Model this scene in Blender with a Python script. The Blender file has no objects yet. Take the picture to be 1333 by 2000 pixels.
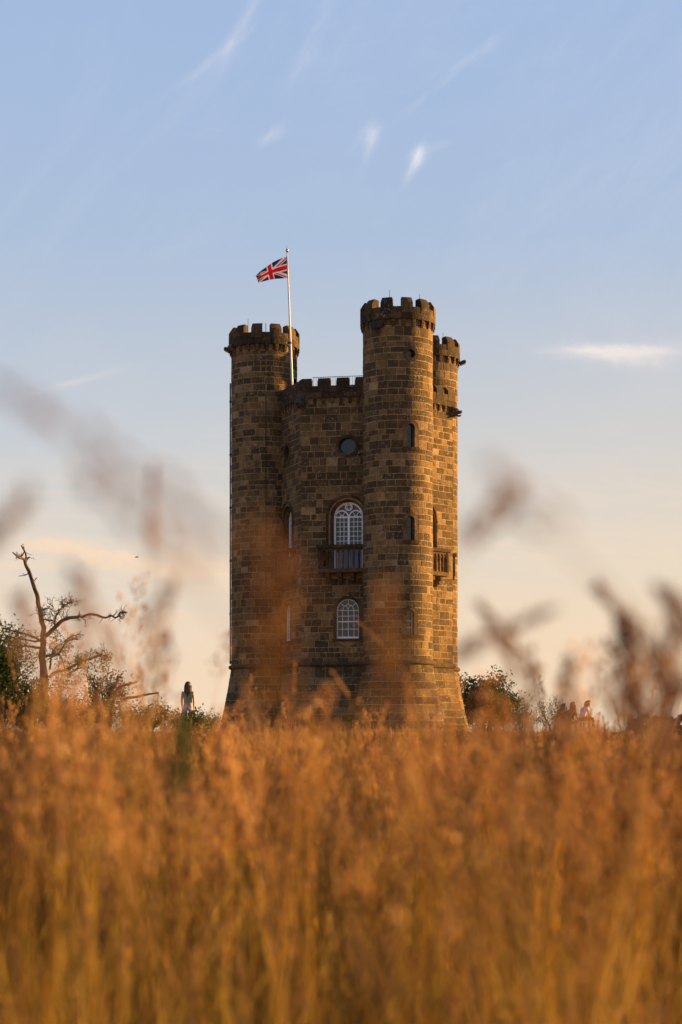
import bpy, bmesh, math, random
from mathutils import Vector, Matrix, noise
R = random.Random(7)
SC = bpy.context.scene
COL = SC.collection
PI = math.pi
rad = math.radians

# ------------------------------------------------------------------ camera, world, sun, exposure
EYE = 1.05
F = 3813.0                     # focal length in pixels of a 2000 px high frame
HZ = 1445.4                    # the row of the horizon
U = 0.023                      # metres per pixel at the front turret
cam_d = bpy.data.cameras.new('camera'); cam = bpy.data.objects.new('camera', cam_d); COL.objects.link(cam)
cam.location = (0, 0, EYE); cam.rotation_euler = (rad(90), 0, 0)
cam_d.sensor_fit = 'VERTICAL'; cam_d.sensor_height = 36; cam_d.sensor_width = 24
cam_d.lens = F / 2000 * 36
cam_d.shift_y = (HZ - 1000) / 2000
cam_d.clip_start = 0.05; cam_d.clip_end = 20000
cam_d.dof.use_dof = True; cam_d.dof.focus_distance = 87.0; cam_d.dof.aperture_fstop = 2.8; cam_d.dof.aperture_blades = 0
SC.camera = cam
SC.render.engine = 'CYCLES'
SC.cycles.use_denoising = True
SC.cycles.max_bounces = 8; SC.cycles.transparent_max_bounces = 8
SC.cycles.sample_clamp_indirect = 6
SC.view_settings.view_transform = 'Standard'; SC.view_settings.look = 'None'
SC.view_settings.exposure = 1.80; SC.view_settings.gamma = 1; SC.view_settings.use_curve_mapping = False

SUN_AZ = rad(72)               # clockwise from the viewing direction (+Y)
SUN_EL = rad(10)
sun_dir = Vector((math.sin(SUN_AZ) * math.cos(SUN_EL), math.cos(SUN_AZ) * math.cos(SUN_EL), math.sin(SUN_EL)))
sl = bpy.data.lights.new('sun', 'SUN'); sun = bpy.data.objects.new('sun', sl); COL.objects.link(sun)
sl.energy = 5.0; sl.angle = rad(0.6); sl.color = (1.0, 0.57, 0.18)
sun.location = sun_dir * 60
sun.rotation_euler = sun_dir.to_track_quat('Z', 'Y').to_euler()


class NT:
    """small helper for writing node trees"""
    def __init__(s, tree):
        s.t = tree; s.n = tree.nodes; s.l = tree.links
    def new(s, typ, **kw):
        n = s.n.new(typ)
        for k, v in kw.items(): setattr(n, k, v)
        return n
    def put(s, sock, v):
        if v is None: return
        if isinstance(v, bpy.types.NodeSocket): s.l.new(v, sock)
        else:
            if sock.type == 'RGBA' and len(v) == 3: v = (*v, 1)
            sock.default_value = v
    def math(s, op, a, b=None, c=None, clamp=False):
        n = s.new('ShaderNodeMath', operation=op, use_clamp=clamp)
        s.put(n.inputs[0], a); s.put(n.inputs[1], b)
        if c is not None: s.put(n.inputs[2], c)
        return n.outputs[0]
    def mix(s, f, a, b, blend='MIX'):
        n = s.new('ShaderNodeMix', data_type='RGBA', blend_type=blend)
        s.put(n.inputs[0], f); s.put(n.inputs[6], a); s.put(n.inputs[7], b)
        return n.outputs[2]
    def ramp(s, f, pts, interp='LINEAR'):
        n = s.new('ShaderNodeValToRGB'); cr = n.color_ramp; cr.interpolation = interp
        while len(cr.elements) < len(pts): cr.elements.new(0.5)
        for e, (p, c) in zip(cr.elements, pts):
            e.position = p; e.color = (*c, 1) if hasattr(c, '__len__') else (c, c, c, 1)
        s.put(n.inputs[0], f)
        return n.outputs[0]
    def noise(s, vec, scale, detail=3, rough=0.5, dist=0.0):
        n = s.new('ShaderNodeTexNoise'); s.put(n.inputs['Vector'], vec)
        n.inputs['Scale'].default_value = scale; n.inputs['Detail'].default_value = detail
        n.inputs['Roughness'].default_value = rough; n.inputs['Distortion'].default_value = dist
        return n.outputs['Fac']
    def maprange(s, v, a, b, c=0.0, d=1.0):
        n = s.new('ShaderNodeMapRange'); s.put(n.inputs[0], v)
        for i, x in enumerate((a, b, c, d)): n.inputs[i + 1].default_value = x
        return n.outputs[0]


def lin(r, g, b):
    f = lambda c: (c / 255 / 12.92) if c / 255 <= 0.04045 else ((c / 255 + 0.055) / 1.055) ** 2.4
    return (f(r), f(g), f(b))


world = bpy.data.worlds.new('World'); SC.world = world; world.use_nodes = True
w = NT(world.node_tree); w.n.clear()
sky = w.new('ShaderNodeTexSky', sky_type='NISHITA')
sky.sun_disc = False; sky.sun_elevation = SUN_EL; sky.sun_rotation = SUN_AZ
sky.altitude = 300; sky.air_density = 1.0; sky.dust_density = 1.6; sky.ozone_density = 1.6
tc = w.new('ShaderNodeTexCoord')
sep = w.new('ShaderNodeSeparateXYZ'); w.l.new(tc.outputs['Generated'], sep.inputs[0])
dx, dy, dz = sep.outputs
# hazy evening air: pale warm near the horizon, powder blue above, warmer towards the sun
el = w.math('ARCSINE', dz)
air = w.ramp(w.maprange(el, -0.05, 1.2), [
    (0.0, lin(249, 216, 194)), (0.042, lin(250, 219, 196)), (0.075, lin(242, 220, 200)), (0.11, lin(216, 216, 212)), (0.16, lin(192, 206, 220)),
    (0.22, lin(179, 197, 221)), (0.28, lin(172, 193, 224)), (0.34, lin(165, 189, 226)), (0.6, lin(124, 152, 206)), (1.0, lin(88, 120, 184))])
sundot = w.math('ADD', w.math('MULTIPLY', dx, sun_dir.x), w.math('MULTIPLY', dy, sun_dir.y))
low = w.math('SUBTRACT', 1.0, w.maprange(dz, 0.0, 0.25), clamp=True)
toward = w.math('MULTIPLY', w.maprange(sundot, -0.15, 0.6), low, clamp=True)
air = w.mix(toward, air, lin(254, 225, 186), 'MIX')
skyc = w.mix(1.0, sky.outputs[0], (0.06, 0.06, 0.06), 'MULTIPLY')
base = w.mix(0.94, skyc, air)
# cirrus wisps, laid out by direction in the sky
u_ = w.math('DIVIDE', dx, w.math('MAXIMUM', dy, 0.05)); v_ = w.math('DIVIDE', dz, w.math('MAXIMUM', dy, 0.05))
front = w.maprange(dy, 0.2, 0.5)
cmb = w.new('ShaderNodeCombineXYZ'); w.put(cmb.inputs[0], u_); w.put(cmb.inputs[1], v_)
cloud = None
def stretched(ang, sc, k, seed):
    a = rad(ang)
    cc = w.new('ShaderNodeCombineXYZ')
    w.put(cc.inputs[0], w.math('ADD', w.math('MULTIPLY', u_, math.cos(a) * k), w.math('MULTIPLY', v_, math.sin(a) * k)))
    w.put(cc.inputs[1], w.math('SUBTRACT', w.math('MULTIPLY', v_, math.cos(a)), w.math('MULTIPLY', u_, math.sin(a))))
    cc.inputs[2].default_value = seed
    return w.noise(cc.outputs[0], sc, 7, 0.68, 1.1)
NZ_FLAT = stretched(-4, 75, .16, 1.0); NZ_STEEP = stretched(58, 85, .3, 2.0); NZ_WOB = w.math('SUBTRACT', stretched(10, 14, .8, 3.0), 0.5)
def wisp(px, py, ln, wd, ang, amt, sc=60, sharp=0.35):
    global cloud
    cu, cv = (px - 666) / F, (HZ - py) / F
    a = rad(ang)
    ux = w.math('SUBTRACT', u_, cu); vx = w.math('SUBTRACT', v_, cv)
    along = w.math('ADD', w.math('MULTIPLY', ux, math.cos(a)), w.math('MULTIPLY', vx, math.sin(a)))
    acro = w.math('SUBTRACT', w.math('MULTIPLY', vx, math.cos(a)), w.math('MULTIPLY', ux, math.sin(a)))
    nz = NZ_FLAT if abs(ang) < 30 else NZ_STEEP
    wob = w.math('MULTIPLY', NZ_WOB, wd / F * 4.5)
    acro = w.math('ADD', acro, wob)
    g = w.math('ADD', w.math('POWER', w.math('DIVIDE', along, ln / F), 2.0), w.math('POWER', w.math('ABSOLUTE', w.math('DIVIDE', acro, wd / F)), 2.0))
    g = w.math('POWER', 2.718, w.math('MULTIPLY', g, -1.0))
    m = w.math('MULTIPLY', g, w.maprange(nz, sharp + .08, 0.66))
    m = w.math('MULTIPLY', m, amt)
    cloud = m if cloud is None else w.math('ADD', cloud, m)
for a in [(812, 303, 20, 13, 62, .72, 70, 0.1), (806, 320, 34, 8, 66, .5, 70, .2), (835, 290, 40, 9, 20, .25, 70, .2), (724, 262, 24, 16, 80, 0.42, 70, .15), (718, 290, 34, 9, 72, .3, 70, .2), (700, 275, 40, 10, 35, .2, 70, .2), (526, 262, 26, 16, 35, 0.3, 70, .3), (415, 252, 46, 18, -20, 0.16, 70, .3),
          (415, 115, 95, 9, 36, 0.26, 60, .2), (478, 48, 80, 13, 62, .30, 60, .2), (850, 165, 90, 8, 42, 0.20, 60, .2), (925, 100, 90, 10, 30, 0.16, 60, .2), (620, 70, 150, 22, 62, .14, 60, .3), (1185, 684, 85, 15, -3, 1.15, 60, .05), (1265, 694, 75, 22, 2, .75, 60, .1),
          (1130, 678, 70, 10, 4, .3, 60, .25), (130, 752, 95, 8, 16, 0.55, 60, .25), (330, 1112, 210, 24, -7, 1.2, 42, .2), (190, 1085, 150, 15, -5, .9, 42, .2), (400, 1190, 230, 26, -3, .5, 42, .3), (20, 1110, 90, 16, 2, .5, 50, .3),
          (1080, 1165, 160, 12, 6, .35, 45, .3), (1200, 1260, 220, 26, -3, .35, 42, .3), (330, 905, 160, 8, -4, .22, 50, .3), (280, 1300, 280, 20, 2, .35, 40, .3)]:
    wisp(*a)
veil = w.math('MULTIPLY', w.maprange(stretched(35, 9, .35, 5.0), .45, .75), w.maprange(NZ_STEEP, .3, .8, .3, 1.0))
cloud = w.math('ADD', cloud, w.math('MULTIPLY', veil, .22))
veil2 = w.math('MULTIPLY', w.maprange(NZ_FLAT, .42, .72), w.math('MULTIPLY', w.maprange(v_, .17, .09), w.maprange(v_, .0, .05)))
cloud = w.math('ADD', cloud, w.math('MULTIPLY', veil2, .5))
cloud = w.math('MULTIPLY', cloud, front, clamp=True)
warm = w.ramp(w.maprange(v_, 0.0, 0.32), [(0, (0.88, 0.64, 0.42)), (0.35, (0.92, 0.72, 0.54)), (0.75, (0.80, 0.80, 0.84)), (1, (0.80, 0.80, 0.87))])
base = w.mix(cloud, base, warm)
bg = w.new('ShaderNodeBackground'); w.l.new(base, bg.inputs[0]); bg.inputs[1].default_value = 0.29
out = w.new('ShaderNodeOutputWorld'); w.l.new(bg.outputs[0], out.inputs[0])

# ------------------------------------------------------------------ helpers
def P(px, py, Y):
    """the point at distance Y (metres) seen at photo pixel px, py"""
    return Vector(((px - 666) / F * Y, Y, EYE + (HZ - py) / F * Y))

def zp(py, Y):
    return EYE + (HZ - py) / F * Y

GP = [(-60, -0.3), (0, 0), (10, .06), (25, .22), (45, .55), (58, .86), (68, 1.16), (76, 1.34), (84, 1.40), (112, 1.40), (150, 0.6), (300, -9), (1000, -30), (9000, -60)]
def ground(x, y):
    for (a, za), (b, zb) in zip(GP, GP[1:]):
        if y <= b:
            t = max(0, (y - a) / (b - a)); break
    else: t = 1
    z = za + (zb - za) * t
    amp = 0.05 if y < 120 else 0.6
    z += amp * (noise.noise(Vector((x * .13, y * .13, 3))) ) * (0.4 if 76 < y < 112 else 1)
    if abs(x) > 25: z -= (abs(x) - 25) ** 1.3 * 0.02
    return z

def link(name, mesh_or_none, parent=None, **props):
    o = bpy.data.objects.new(name, mesh_or_none); COL.objects.link(o)
    if parent is not None:
        o.parent = parent
        m = parent.matrix_basis.copy(); q = parent.parent
        inv = Matrix.Identity(4)
        o.matrix_parent_inverse = PINV.get(parent.name, Matrix.Identity(4))
    PINV[o.name] = PINV.get(parent.name, Matrix.Identity(4)) if False else Matrix.Identity(4)
    for k, v in props.items(): o[k] = v
    return o
PINV = {}

def thing(name, loc, label, cat, group=None):
    o = bpy.data.objects.new(name, None); COL.objects.link(o); o.location = loc
    o.empty_display_size = 0.3
    o['label'] = label; o['category'] = cat
    if group: o['group'] = group
    PINV[o.name] = Matrix.Translation(Vector(loc)).inverted()
    return o

class M:
    """collects faces with a per-face tone; build() links them as one mesh object"""
    def __init__(s): s.v = []; s.f = []; s.t = []; s.sm = False
    def add(s, verts, faces, tone=0.5):
        b = len(s.v); s.v.extend([tuple(v) for v in verts])
        s.f.extend([tuple(b + i for i in f) for f in faces]); s.t.extend([tone] * len(faces))
    def mesh(s, name, mat, smooth=False):
        me = bpy.data.meshes.new(name); me.from_pydata(s.v, [], s.f)
        at = me.attributes.new('tone', 'FLOAT', 'FACE'); at.data.foreach_set('value', s.t)
        me.materials.append(mat)
        if smooth: me.polygons.foreach_set('use_smooth', [True] * len(me.polygons))
        me.update()
        return me
    def build(s, name, mat, parent=None, smooth=False, **props):
        return link(name, s.mesh(name, mat, smooth), parent, **props)
    # shapes; mp maps local (s, z, d) -> world
    def box(s, mp, s0, s1, z0, z1, d0, d1, tone=0.5, bev=0.0):
        if bev <= 0:
            vs = [mp(a, z, d) for d in (d0, d1) for z in (z0, z1) for a in (s0, s1)]
            fs = [(0, 2, 3, 1), (4, 5, 7, 6), (0, 1, 5, 4), (2, 6, 7, 3), (0, 4, 6, 2), (1, 3, 7, 5)]
            s.add(vs, fs, tone); return
        b = bev
        loops = []
        for (ins, d) in ((0, d0), (0, d1 - b), (b, d1)):
            loops.append([mp(s0 + ins, z0 + ins, d), mp(s1 - ins, z0 + ins, d), mp(s1 - ins, z1 - ins, d), mp(s0 + ins, z1 - ins, d)])
        vs = [p for l in loops for p in l]; fs = []
        for k in (0, 4):
            for i in range(4): fs.append((k + i, k + (i + 1) % 4, k + 4 + (i + 1) % 4, k + 4 + i))
        fs.append((8, 9, 10, 11)); fs.append((3, 2, 1, 0))
        s.add(vs, fs, tone)
    def prism(s, mp, poly, d0, d1, tone=0.5):
        """poly of (s, z) extruded from depth d0 to d1"""
        n = len(poly)
        vs = [mp(a, z, d0) for a, z in poly] + [mp(a, z, d1) for a, z in poly]
        fs = [tuple(range(n - 1, -1, -1)), tuple(range(n, 2 * n))] + [(i, (i + 1) % n, n + (i + 1) % n, n + i) for i in range(n)]
        s.add(vs, fs, tone)
    def tube(s, pts, rs, n=6, tone=0.5, cap=True):
        if not hasattr(rs, '__len__'): rs = [rs] * len(pts)
        pts = [Vector(p) for p in pts]
        vs = []; fs = []
        up = Vector((0.31, 0.2, 0.93)).normalized()
        for i, p in enumerate(pts):
            t = (pts[min(i + 1, len(pts) - 1)] - pts[max(i - 1, 0)])
            if t.length < 1e-7: t = Vector((0, 0, 1))
            t.normalize()
            a = t.cross(up)
            if a.length < 0.05: a = t.cross(Vector((1, 0, 0)))
            a.normalize(); b = t.cross(a)
            for k in range(n):
                an = 2 * PI * k / n
                vs.append(p + (a * math.cos(an) + b * math.sin(an)) * rs[i])
        for i in range(len(pts) - 1):
            for k in range(n):
                fs.append((i * n + k, i * n + (k + 1) % n, (i + 1) * n + (k + 1) % n, (i + 1) * n + k))
        if cap:
            fs.append(tuple(range(n - 1, -1, -1))); fs.append(tuple((len(pts) - 1) * n + k for k in range(n)))
        s.add(vs, fs, tone)
    def lathe(s, c, prof, n=10, tone=0.5):
        vs = []; fs = []
        for r, z in prof:
            for k in range(n):
                a = 2 * PI * k / n
                vs.append((c[0] + r * math.cos(a), c[1] + r * math.sin(a), c[2] + z))
        for i in range(len(prof) - 1):
            for k in range(n): fs.append((i * n + k, i * n + (k + 1) % n, (i + 1) * n + (k + 1) % n, (i + 1) * n + k))
        fs.append(tuple(range(n - 1, -1, -1))); fs.append(tuple((len(prof) - 1) * n + k for k in range(n)))
        s.add(vs, fs, tone)

def ident(a, z, d): return Vector((a, d, z))

# ------------------------------------------------------------------ materials
def mat(name):
    m = bpy.data.materials.new(name); m.use_nodes = True
    t = NT(m.node_tree); t.n.clear()
    o = t.new('ShaderNodeOutputMaterial'); b = t.new('ShaderNodeBsdfPrincipled')
    t.l.new(b.outputs[0], o.inputs[0])
    return m, t, b, o

def stone_mat(name, dark, mid, pale, lichen=0.5, tonemix=1.0, bump=0.5):
    m, t, b, o = mat(name)
    co = t.new('ShaderNodeTexCoord').outputs['Object']
    tone = t.new('ShaderNodeAttribute', attribute_name='tone').outputs['Fac']
    c = t.ramp(tone, [(0, dark), (0.35, tuple(x * 0.8 + y * .2 for x, y in zip(dark, mid))), (0.7, mid), (0.86, tuple(m_ * 1.15 for m_ in mid)), (0.90, tuple((x + y) / 2 for x, y in zip(mid, pale))), (1, pale)])
    n1 = t.noise(co, 1.1, 4, .6)
    c = t.mix(t.maprange(n1, .35, .75, 0, .5), c, tuple(x * 0.52 for x in dark))           # grimy patches
    n2 = t.noise(co, 7, 6, .7)
    c = t.mix(1.0, c, t.ramp(n2, [(0.25, 0.5), (0.5, 0.95), (0.75, 1.5)]), 'MULTIPLY')
    n4 = t.noise(co, 2.7, 4, .6)
    c = t.mix(t.maprange(n4, .56, .74, 0, .55), c, (0.24, 0.12, 0.035))                     # iron-stained patches
    sx = t.new('ShaderNodeSeparateXYZ'); t.l.new(co, sx.inputs[0])
    stc = t.new('ShaderNodeCombineXYZ'); t.put(stc.inputs[0], t.math('MULTIPLY', sx.outputs[0], 3.0)); t.put(stc.inputs[1], t.math('MULTIPLY', sx.outputs[1], 3.0)); t.put(stc.inputs[2], t.math('MULTIPLY', sx.outputs[2], .28))
    n5 = t.noise(stc.outputs[0], 1.2, 5, .6)
    c = t.mix(t.maprange(n5, .56, .72, 0, .45), c, (0.025, 0.019, 0.014))                    # rain streaks
    # lichen specks
    vo = t.new('ShaderNodeTexVoronoi'); t.l.new(co, vo.inputs['Vector']); vo.inputs['Scale'].default_value = 9; vo.inputs['Randomness'].default_value = 1
    n3 = t.noise(co, 1.7, 3, .6)
    sp = t.math('LESS_THAN', vo.outputs['Distance'], t.maprange(n3, .42, .7, 0.0, .36))
    sp = t.math('MULTIPLY', sp, lichen)
    c = t.mix(sp, c, (0.30, 0.27, 0.23))
    t.l.new(c, b.inputs['Base Color'])
    b.inputs['Roughness'].default_value = 0.93; b.inputs['Specular IOR Level'].default_value = 0.2
    bm = t.new('ShaderNodeBump'); bm.inputs['Strength'].default_value = bump; bm.inputs['Distance'].default_value = 0.03
    t.l.new(t.math('ADD', t.math('MULTIPLY', n2, 1.0), t.math('MULTIPLY', t.noise(co, 30, 3, .6), .45)), bm.inputs['Height'])
    t.l.new(bm.outputs[0], b.inputs['Normal'])
    return m

MAT_STONE = stone_mat('cotswold_stone', (0.066, 0.043, 0.021), (0.215, 0.137, 0.058), (0.33, 0.225, 0.115), 0.6, bump=.8)
MAT_TRIM = stone_mat('dressed_stone', (0.06, 0.037, 0.018), (0.15, 0.09, 0.04), (0.25, 0.165, 0.08), 0.4, bump=.4)
MAT_MORTAR = stone_mat('lime_mortar', (0.20, 0.13, 0.055), (0.33, 0.215, 0.092), (0.33, 0.22, 0.12), 0.1)
MAT_DARKTRIM = stone_mat('weathered_stone', (0.040, 0.026, 0.014), (0.105, 0.064, 0.030), (0.17, 0.11, 0.05), 0.5, bump=.6)
MAT_SURROUND = stone_mat('window_surround_stone', (0.10, 0.062, 0.03), (0.20, 0.125, 0.055), (0.27, 0.18, 0.09), 0.25, bump=.35)
MAT_CARVED = stone_mat('carved_head_stone', (0.05, 0.045, 0.04), (0.085, 0.075, 0.065), (0.13, 0.11, 0.09), 0.2, bump=.7)
MAT_DRYWALL = stone_mat('dry_stone', (0.08, 0.065, 0.05), (0.17, 0.135, 0.10), (0.25, 0.2, 0.14), 0.6)

def plain(name, col, rough=0.6, metal=0.0, var=0.15, scale=8, spec=0.4, bump=0.0):
    m, t, b, o = mat(name)
    co = t.new('ShaderNodeTexCoord').outputs['Object']
    n = t.noise(co, scale, 4, .6)
    c = t.mix(1.0, col, t.ramp(n, [(0.2, 1 - var), (0.8, 1 + var)]), 'MULTIPLY')
    t.l.new(c, b.inputs['Base Color']); b.inputs['Roughness'].default_value = rough
    b.inputs['Metallic'].default_value = metal; b.inputs['Specular IOR Level'].default_value = spec
    if bump:
        bm = t.new('ShaderNodeBump'); bm.inputs['Strength'].default_value = bump; bm.inputs['Distance'].default_value = .02
        t.l.new(n, bm.inputs['Height']); t.l.new(bm.outputs[0], b.inputs['Normal'])
    return m

MAT_WHITE = plain('white_paint', (0.80, 0.79, 0.80), .45, var=.06)
MAT_POLE = plain('white_pole_paint', (0.55, 0.55, 0.58), .35, var=.05)
MAT_DOOR = plain('shaded_white_door_paint', (0.22, 0.26, 0.34), .5, var=.08)  # white door panels; their deep shade is put into this blue-grey colour
MAT_GLASS = plain('dark_window_glass', (0.012, 0.013, 0.015), .04, var=.2, spec=.5)
MAT_IRON = plain('dark_iron', (0.025, 0.024, 0.024), .5, .3)
MAT_LEAD = plain('roof_lead', (0.06, 0.06, 0.065), .7)
MAT_DARK = plain('unlit_interior', (0.012, 0.010, 0.008), .9)  # shade painted as a near-black colour, for depths no light reaches
MAT_BRASS = plain('gilt_finial', (0.55, 0.38, 0.14), .3, .9)
MAT_COPPER = plain('copper_strip', (0.02, 0.03, 0.022), .7)
MAT_LENS = plain('floodlight_glass', (0.03, 0.04, 0.06), .12)
MAT_DRAPE = plain('pale_curtain', (0.45, 0.44, 0.45), .9, var=.2)

def leaf_mat(name, cols, trans=0.45, rough=.6, rnd=True, mixr=.25, patch=False):
    m, t, b, o = mat(name)
    tone = t.new('ShaderNodeAttribute', attribute_name='tone').outputs['Fac']
    oi = t.new('ShaderNodeObjectInfo').outputs['Random']
    f = t.math('ADD', t.math('MULTIPLY', tone, 1 - mixr), t.math('MULTIPLY', oi, mixr)) if rnd else tone
    c = t.ramp(f, [(i / (len(cols) - 1), x) for i, x in enumerate(cols)])
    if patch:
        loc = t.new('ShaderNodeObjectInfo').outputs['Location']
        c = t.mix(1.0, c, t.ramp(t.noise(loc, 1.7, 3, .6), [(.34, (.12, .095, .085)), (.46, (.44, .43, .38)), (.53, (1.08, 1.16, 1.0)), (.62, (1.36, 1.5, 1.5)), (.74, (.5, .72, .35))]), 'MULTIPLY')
    t.l.new(c, b.inputs['Base Color']); b.inputs['Roughness'].default_value = rough; b.inputs['Specular IOR Level'].default_value = .15
    tr = t.new('ShaderNodeBsdfTranslucent'); t.l.new(t.mix(1.0, c, (1.1, 1.0, .75), 'MULTIPLY'), tr.inputs[0])
    mx = t.new('ShaderNodeMixShader'); mx.inputs[0].default_value = trans
    t.l.new(b.outputs[0], mx.inputs[1]); t.l.new(tr.outputs[0], mx.inputs[2]); t.l.new(mx.outputs[0], o.inputs[0])
    return m

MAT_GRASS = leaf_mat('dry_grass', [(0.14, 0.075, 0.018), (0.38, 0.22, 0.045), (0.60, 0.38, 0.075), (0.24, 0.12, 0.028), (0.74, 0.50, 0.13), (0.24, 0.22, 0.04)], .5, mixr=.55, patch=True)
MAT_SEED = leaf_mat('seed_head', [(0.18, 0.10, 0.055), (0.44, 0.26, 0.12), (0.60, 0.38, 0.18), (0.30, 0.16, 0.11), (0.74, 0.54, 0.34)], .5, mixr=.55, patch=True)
MAT_SEEDDARK = leaf_mat('brown_seed_head', [(0.24, 0.14, 0.08), (0.34, 0.21, 0.12), (0.42, 0.27, 0.16)], .4)
MAT_STALKSEED = leaf_mat('sunlit_seed_head', [(0.26, 0.14, 0.05), (0.40, 0.23, 0.08), (0.52, 0.33, 0.14)], .5)  # same seed heads as the brown ones, with sunlight painted into the colour
MAT_GREENSTALK = leaf_mat('green_blade', [(0.09, 0.12, 0.03), (0.15, 0.18, 0.045)], .4)
MAT_LEAF = leaf_mat('tree_leaves', [(0.015, 0.030, 0.008), (0.032, 0.055, 0.012), (0.055, 0.08, 0.018), (0.09, 0.085, 0.022)], .25)
MAT_LEAFDRY = leaf_mat('dry_tree_leaves', [(0.06, 0.06, 0.015), (0.10, 0.09, 0.02), (0.15, 0.10, 0.03)], .35)
MAT_BARK = plain('grey_brown_bark', (0.07, 0.05, 0.033), .95, var=.35, scale=12, bump=.6)
MAT_DEADBARK = plain('weathered_dead_bark', (0.075, 0.048, 0.030), .95, var=.35, scale=14, bump=.7)

# ------------------------------------------------------------------ ground
gm, t, b, o = mat('field_soil')
co = t.new('ShaderNodeTexCoord').outputs['Object']
c = t.ramp(t.noise(co, .35, 6, .65), [(.3, (0.16, 0.09, 0.03)), (.55, (0.24, 0.14, 0.045)), (.75, (0.12, 0.11, 0.03))])
c = t.mix(1.0, c, t.ramp(t.noise(co, 14, 5, .7), [(.25, .55), (.75, 1.4)]), 'MULTIPLY')
t.l.new(c, b.inputs['Base Color']); b.inputs['Roughness'].default_value = 1; b.inputs['Specular IOR Level'].default_value = .1
bmp = t.new('ShaderNodeBump'); bmp.inputs['Strength'].default_value = .8; t.l.new(t.noise(co, 20, 5, .7), bmp.inputs['Height']); t.l.new(bmp.outputs[0], b.inputs['Normal'])
g = M()
ys = [-60, -40, -20, -10] + [i * 2.0 for i in range(0, 80)] + [170, 190, 220, 260, 320, 420, 600, 900, 1500, 3000, 9000]
xs = [-9000, -3000, -1000, -500, -250, -120, -80] + [i * 3.0 for i in range(-20, 21)] + [80, 120, 250, 500, 1000, 3000, 9000]
nx = len(xs)
vs = []
for y in ys:
    for x in xs:
        z = ground(max(-60, min(60, x)), y)
        if abs(x) > 60: z -= (abs(x) - 60) * .06 if abs(x) < 500 else 27
        vs.append((x, y, z))
g.add(vs, [(j * nx + i, j * nx + i + 1, (j + 1) * nx + i + 1, (j + 1) * nx + i) for j in range(len(ys) - 1) for i in range(nx - 1)])
g.build('ground', gm, smooth=True, kind='structure')

# ------------------------------------------------------------------ tower geometry
C0 = Vector((43.98, 4009.05)) * U
A0 = rad(168.87439)
def vert(k, r):                       # even k: turrets (left, front, rear); odd k: bare corners
    a = A0 + rad(60) * k
    return C0 + Vector((math.cos(a), math.sin(a))) * r * U
TUR = [vert(0, 207.16), vert(2, 207.16), vert(4, 207.16)]
HEXV = [vert(k, 186.5) for k in range(6)]
RT = 68 * U
ZB = 1.36                             # ground line of the tower
zu = lambda uu: EYE + uu * U          # height in photo units above the eye
Z_STR = zu(150)
def off(z):                           # the battered foot flares outwards
    if z >= Z_STR: return 0.0
    tt = (Z_STR - z) / (Z_STR - ZB)
    return 27 * U * (0.72 * tt + 0.28 * tt * tt)

tower = thing('castle_tower', (C0.x, C0.y, ZB), 'tall brown stone folly tower with battlemented round turrets', 'tower')

class Turret:
    def __init__(s, c): s.c = c; s.R = RT
    def mp(s, a, z, d):               # a: arc length, 0 faces the camera, + to the right
        th = a / RT; r = RT + off(z) + d
        return Vector((s.c.x + r * math.sin(th), s.c.y - r * math.cos(th), z))
class Wall:
    def __init__(s, a, b):            # a left, b right as seen from outside
        s.a = a; s.b = b; s.t = (b - a).normalized(); s.L = (b - a).length
        s.n = Vector((s.t.y, -s.t.x))
    def mp(s, a, z, d):
        e = off(z) + d
        # mitre towards both ends so neighbours meet on the corner line
        k = (a / s.L - .5) * 2 if s.L else 0
        q = 0.57735 * e
        if a <= .0001: aa = a - q
        elif a >= s.L - .0001: aa = a + q
        else: aa = a + k * 0.57735 * off(z)
        p = s.a + s.t * aa + s.n * e
        return Vector((p.x, p.y, z))

class Opening:
    def __init__(s, kind, c, z0, zs, r, rim, core=None):
        s.kind, s.c, s.z0, s.zs, s.r, s.rim = kind, c, z0, zs, r, rim
    def w(s, z, extra):
        r = s.r + extra
        if s.kind == 'arch':
            if z < s.z0 - (s.rim if extra >= s.rim * .99 else extra * .0): return 0
            if z <= s.zs: return r
            q = r * r - (z - s.zs) ** 2
            return math.sqrt(q) if q > 0 else 0
        if s.kind == 'circle':
            q = r * r - (z - s.zs) ** 2
            return math.sqrt(q) if q > 0 else 0
        return r if s.z0 <= z <= s.zs else 0
    def top(s, extra): return s.zs + s.r + extra if s.kind != 'rect' else s.zs
    def bot(s, extra):
        if s.kind == 'circle': return s.zs - s.r - extra
        return s.z0 - (s.rim if extra >= s.rim * .99 and s.kind == 'arch' else 0)

def segments(ops, S0, S1, zl, extra):
    """free intervals of the wall at the levels zl; each as (L(z) list, R(z) list)"""
    act = []
    for o in ops:
        ws = [o.w(z, extra) for z in zl]
        if max(ws) > 0: act.append((o.c, ws))
    act.sort()
    segs = []; L = [S0] * len(zl)
    for c, ws in act:
        segs.append((L, [c - q for q in ws])); L = [c + q for q in ws]
    segs.append((L, [S1] * len(zl)))
    return segs

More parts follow.
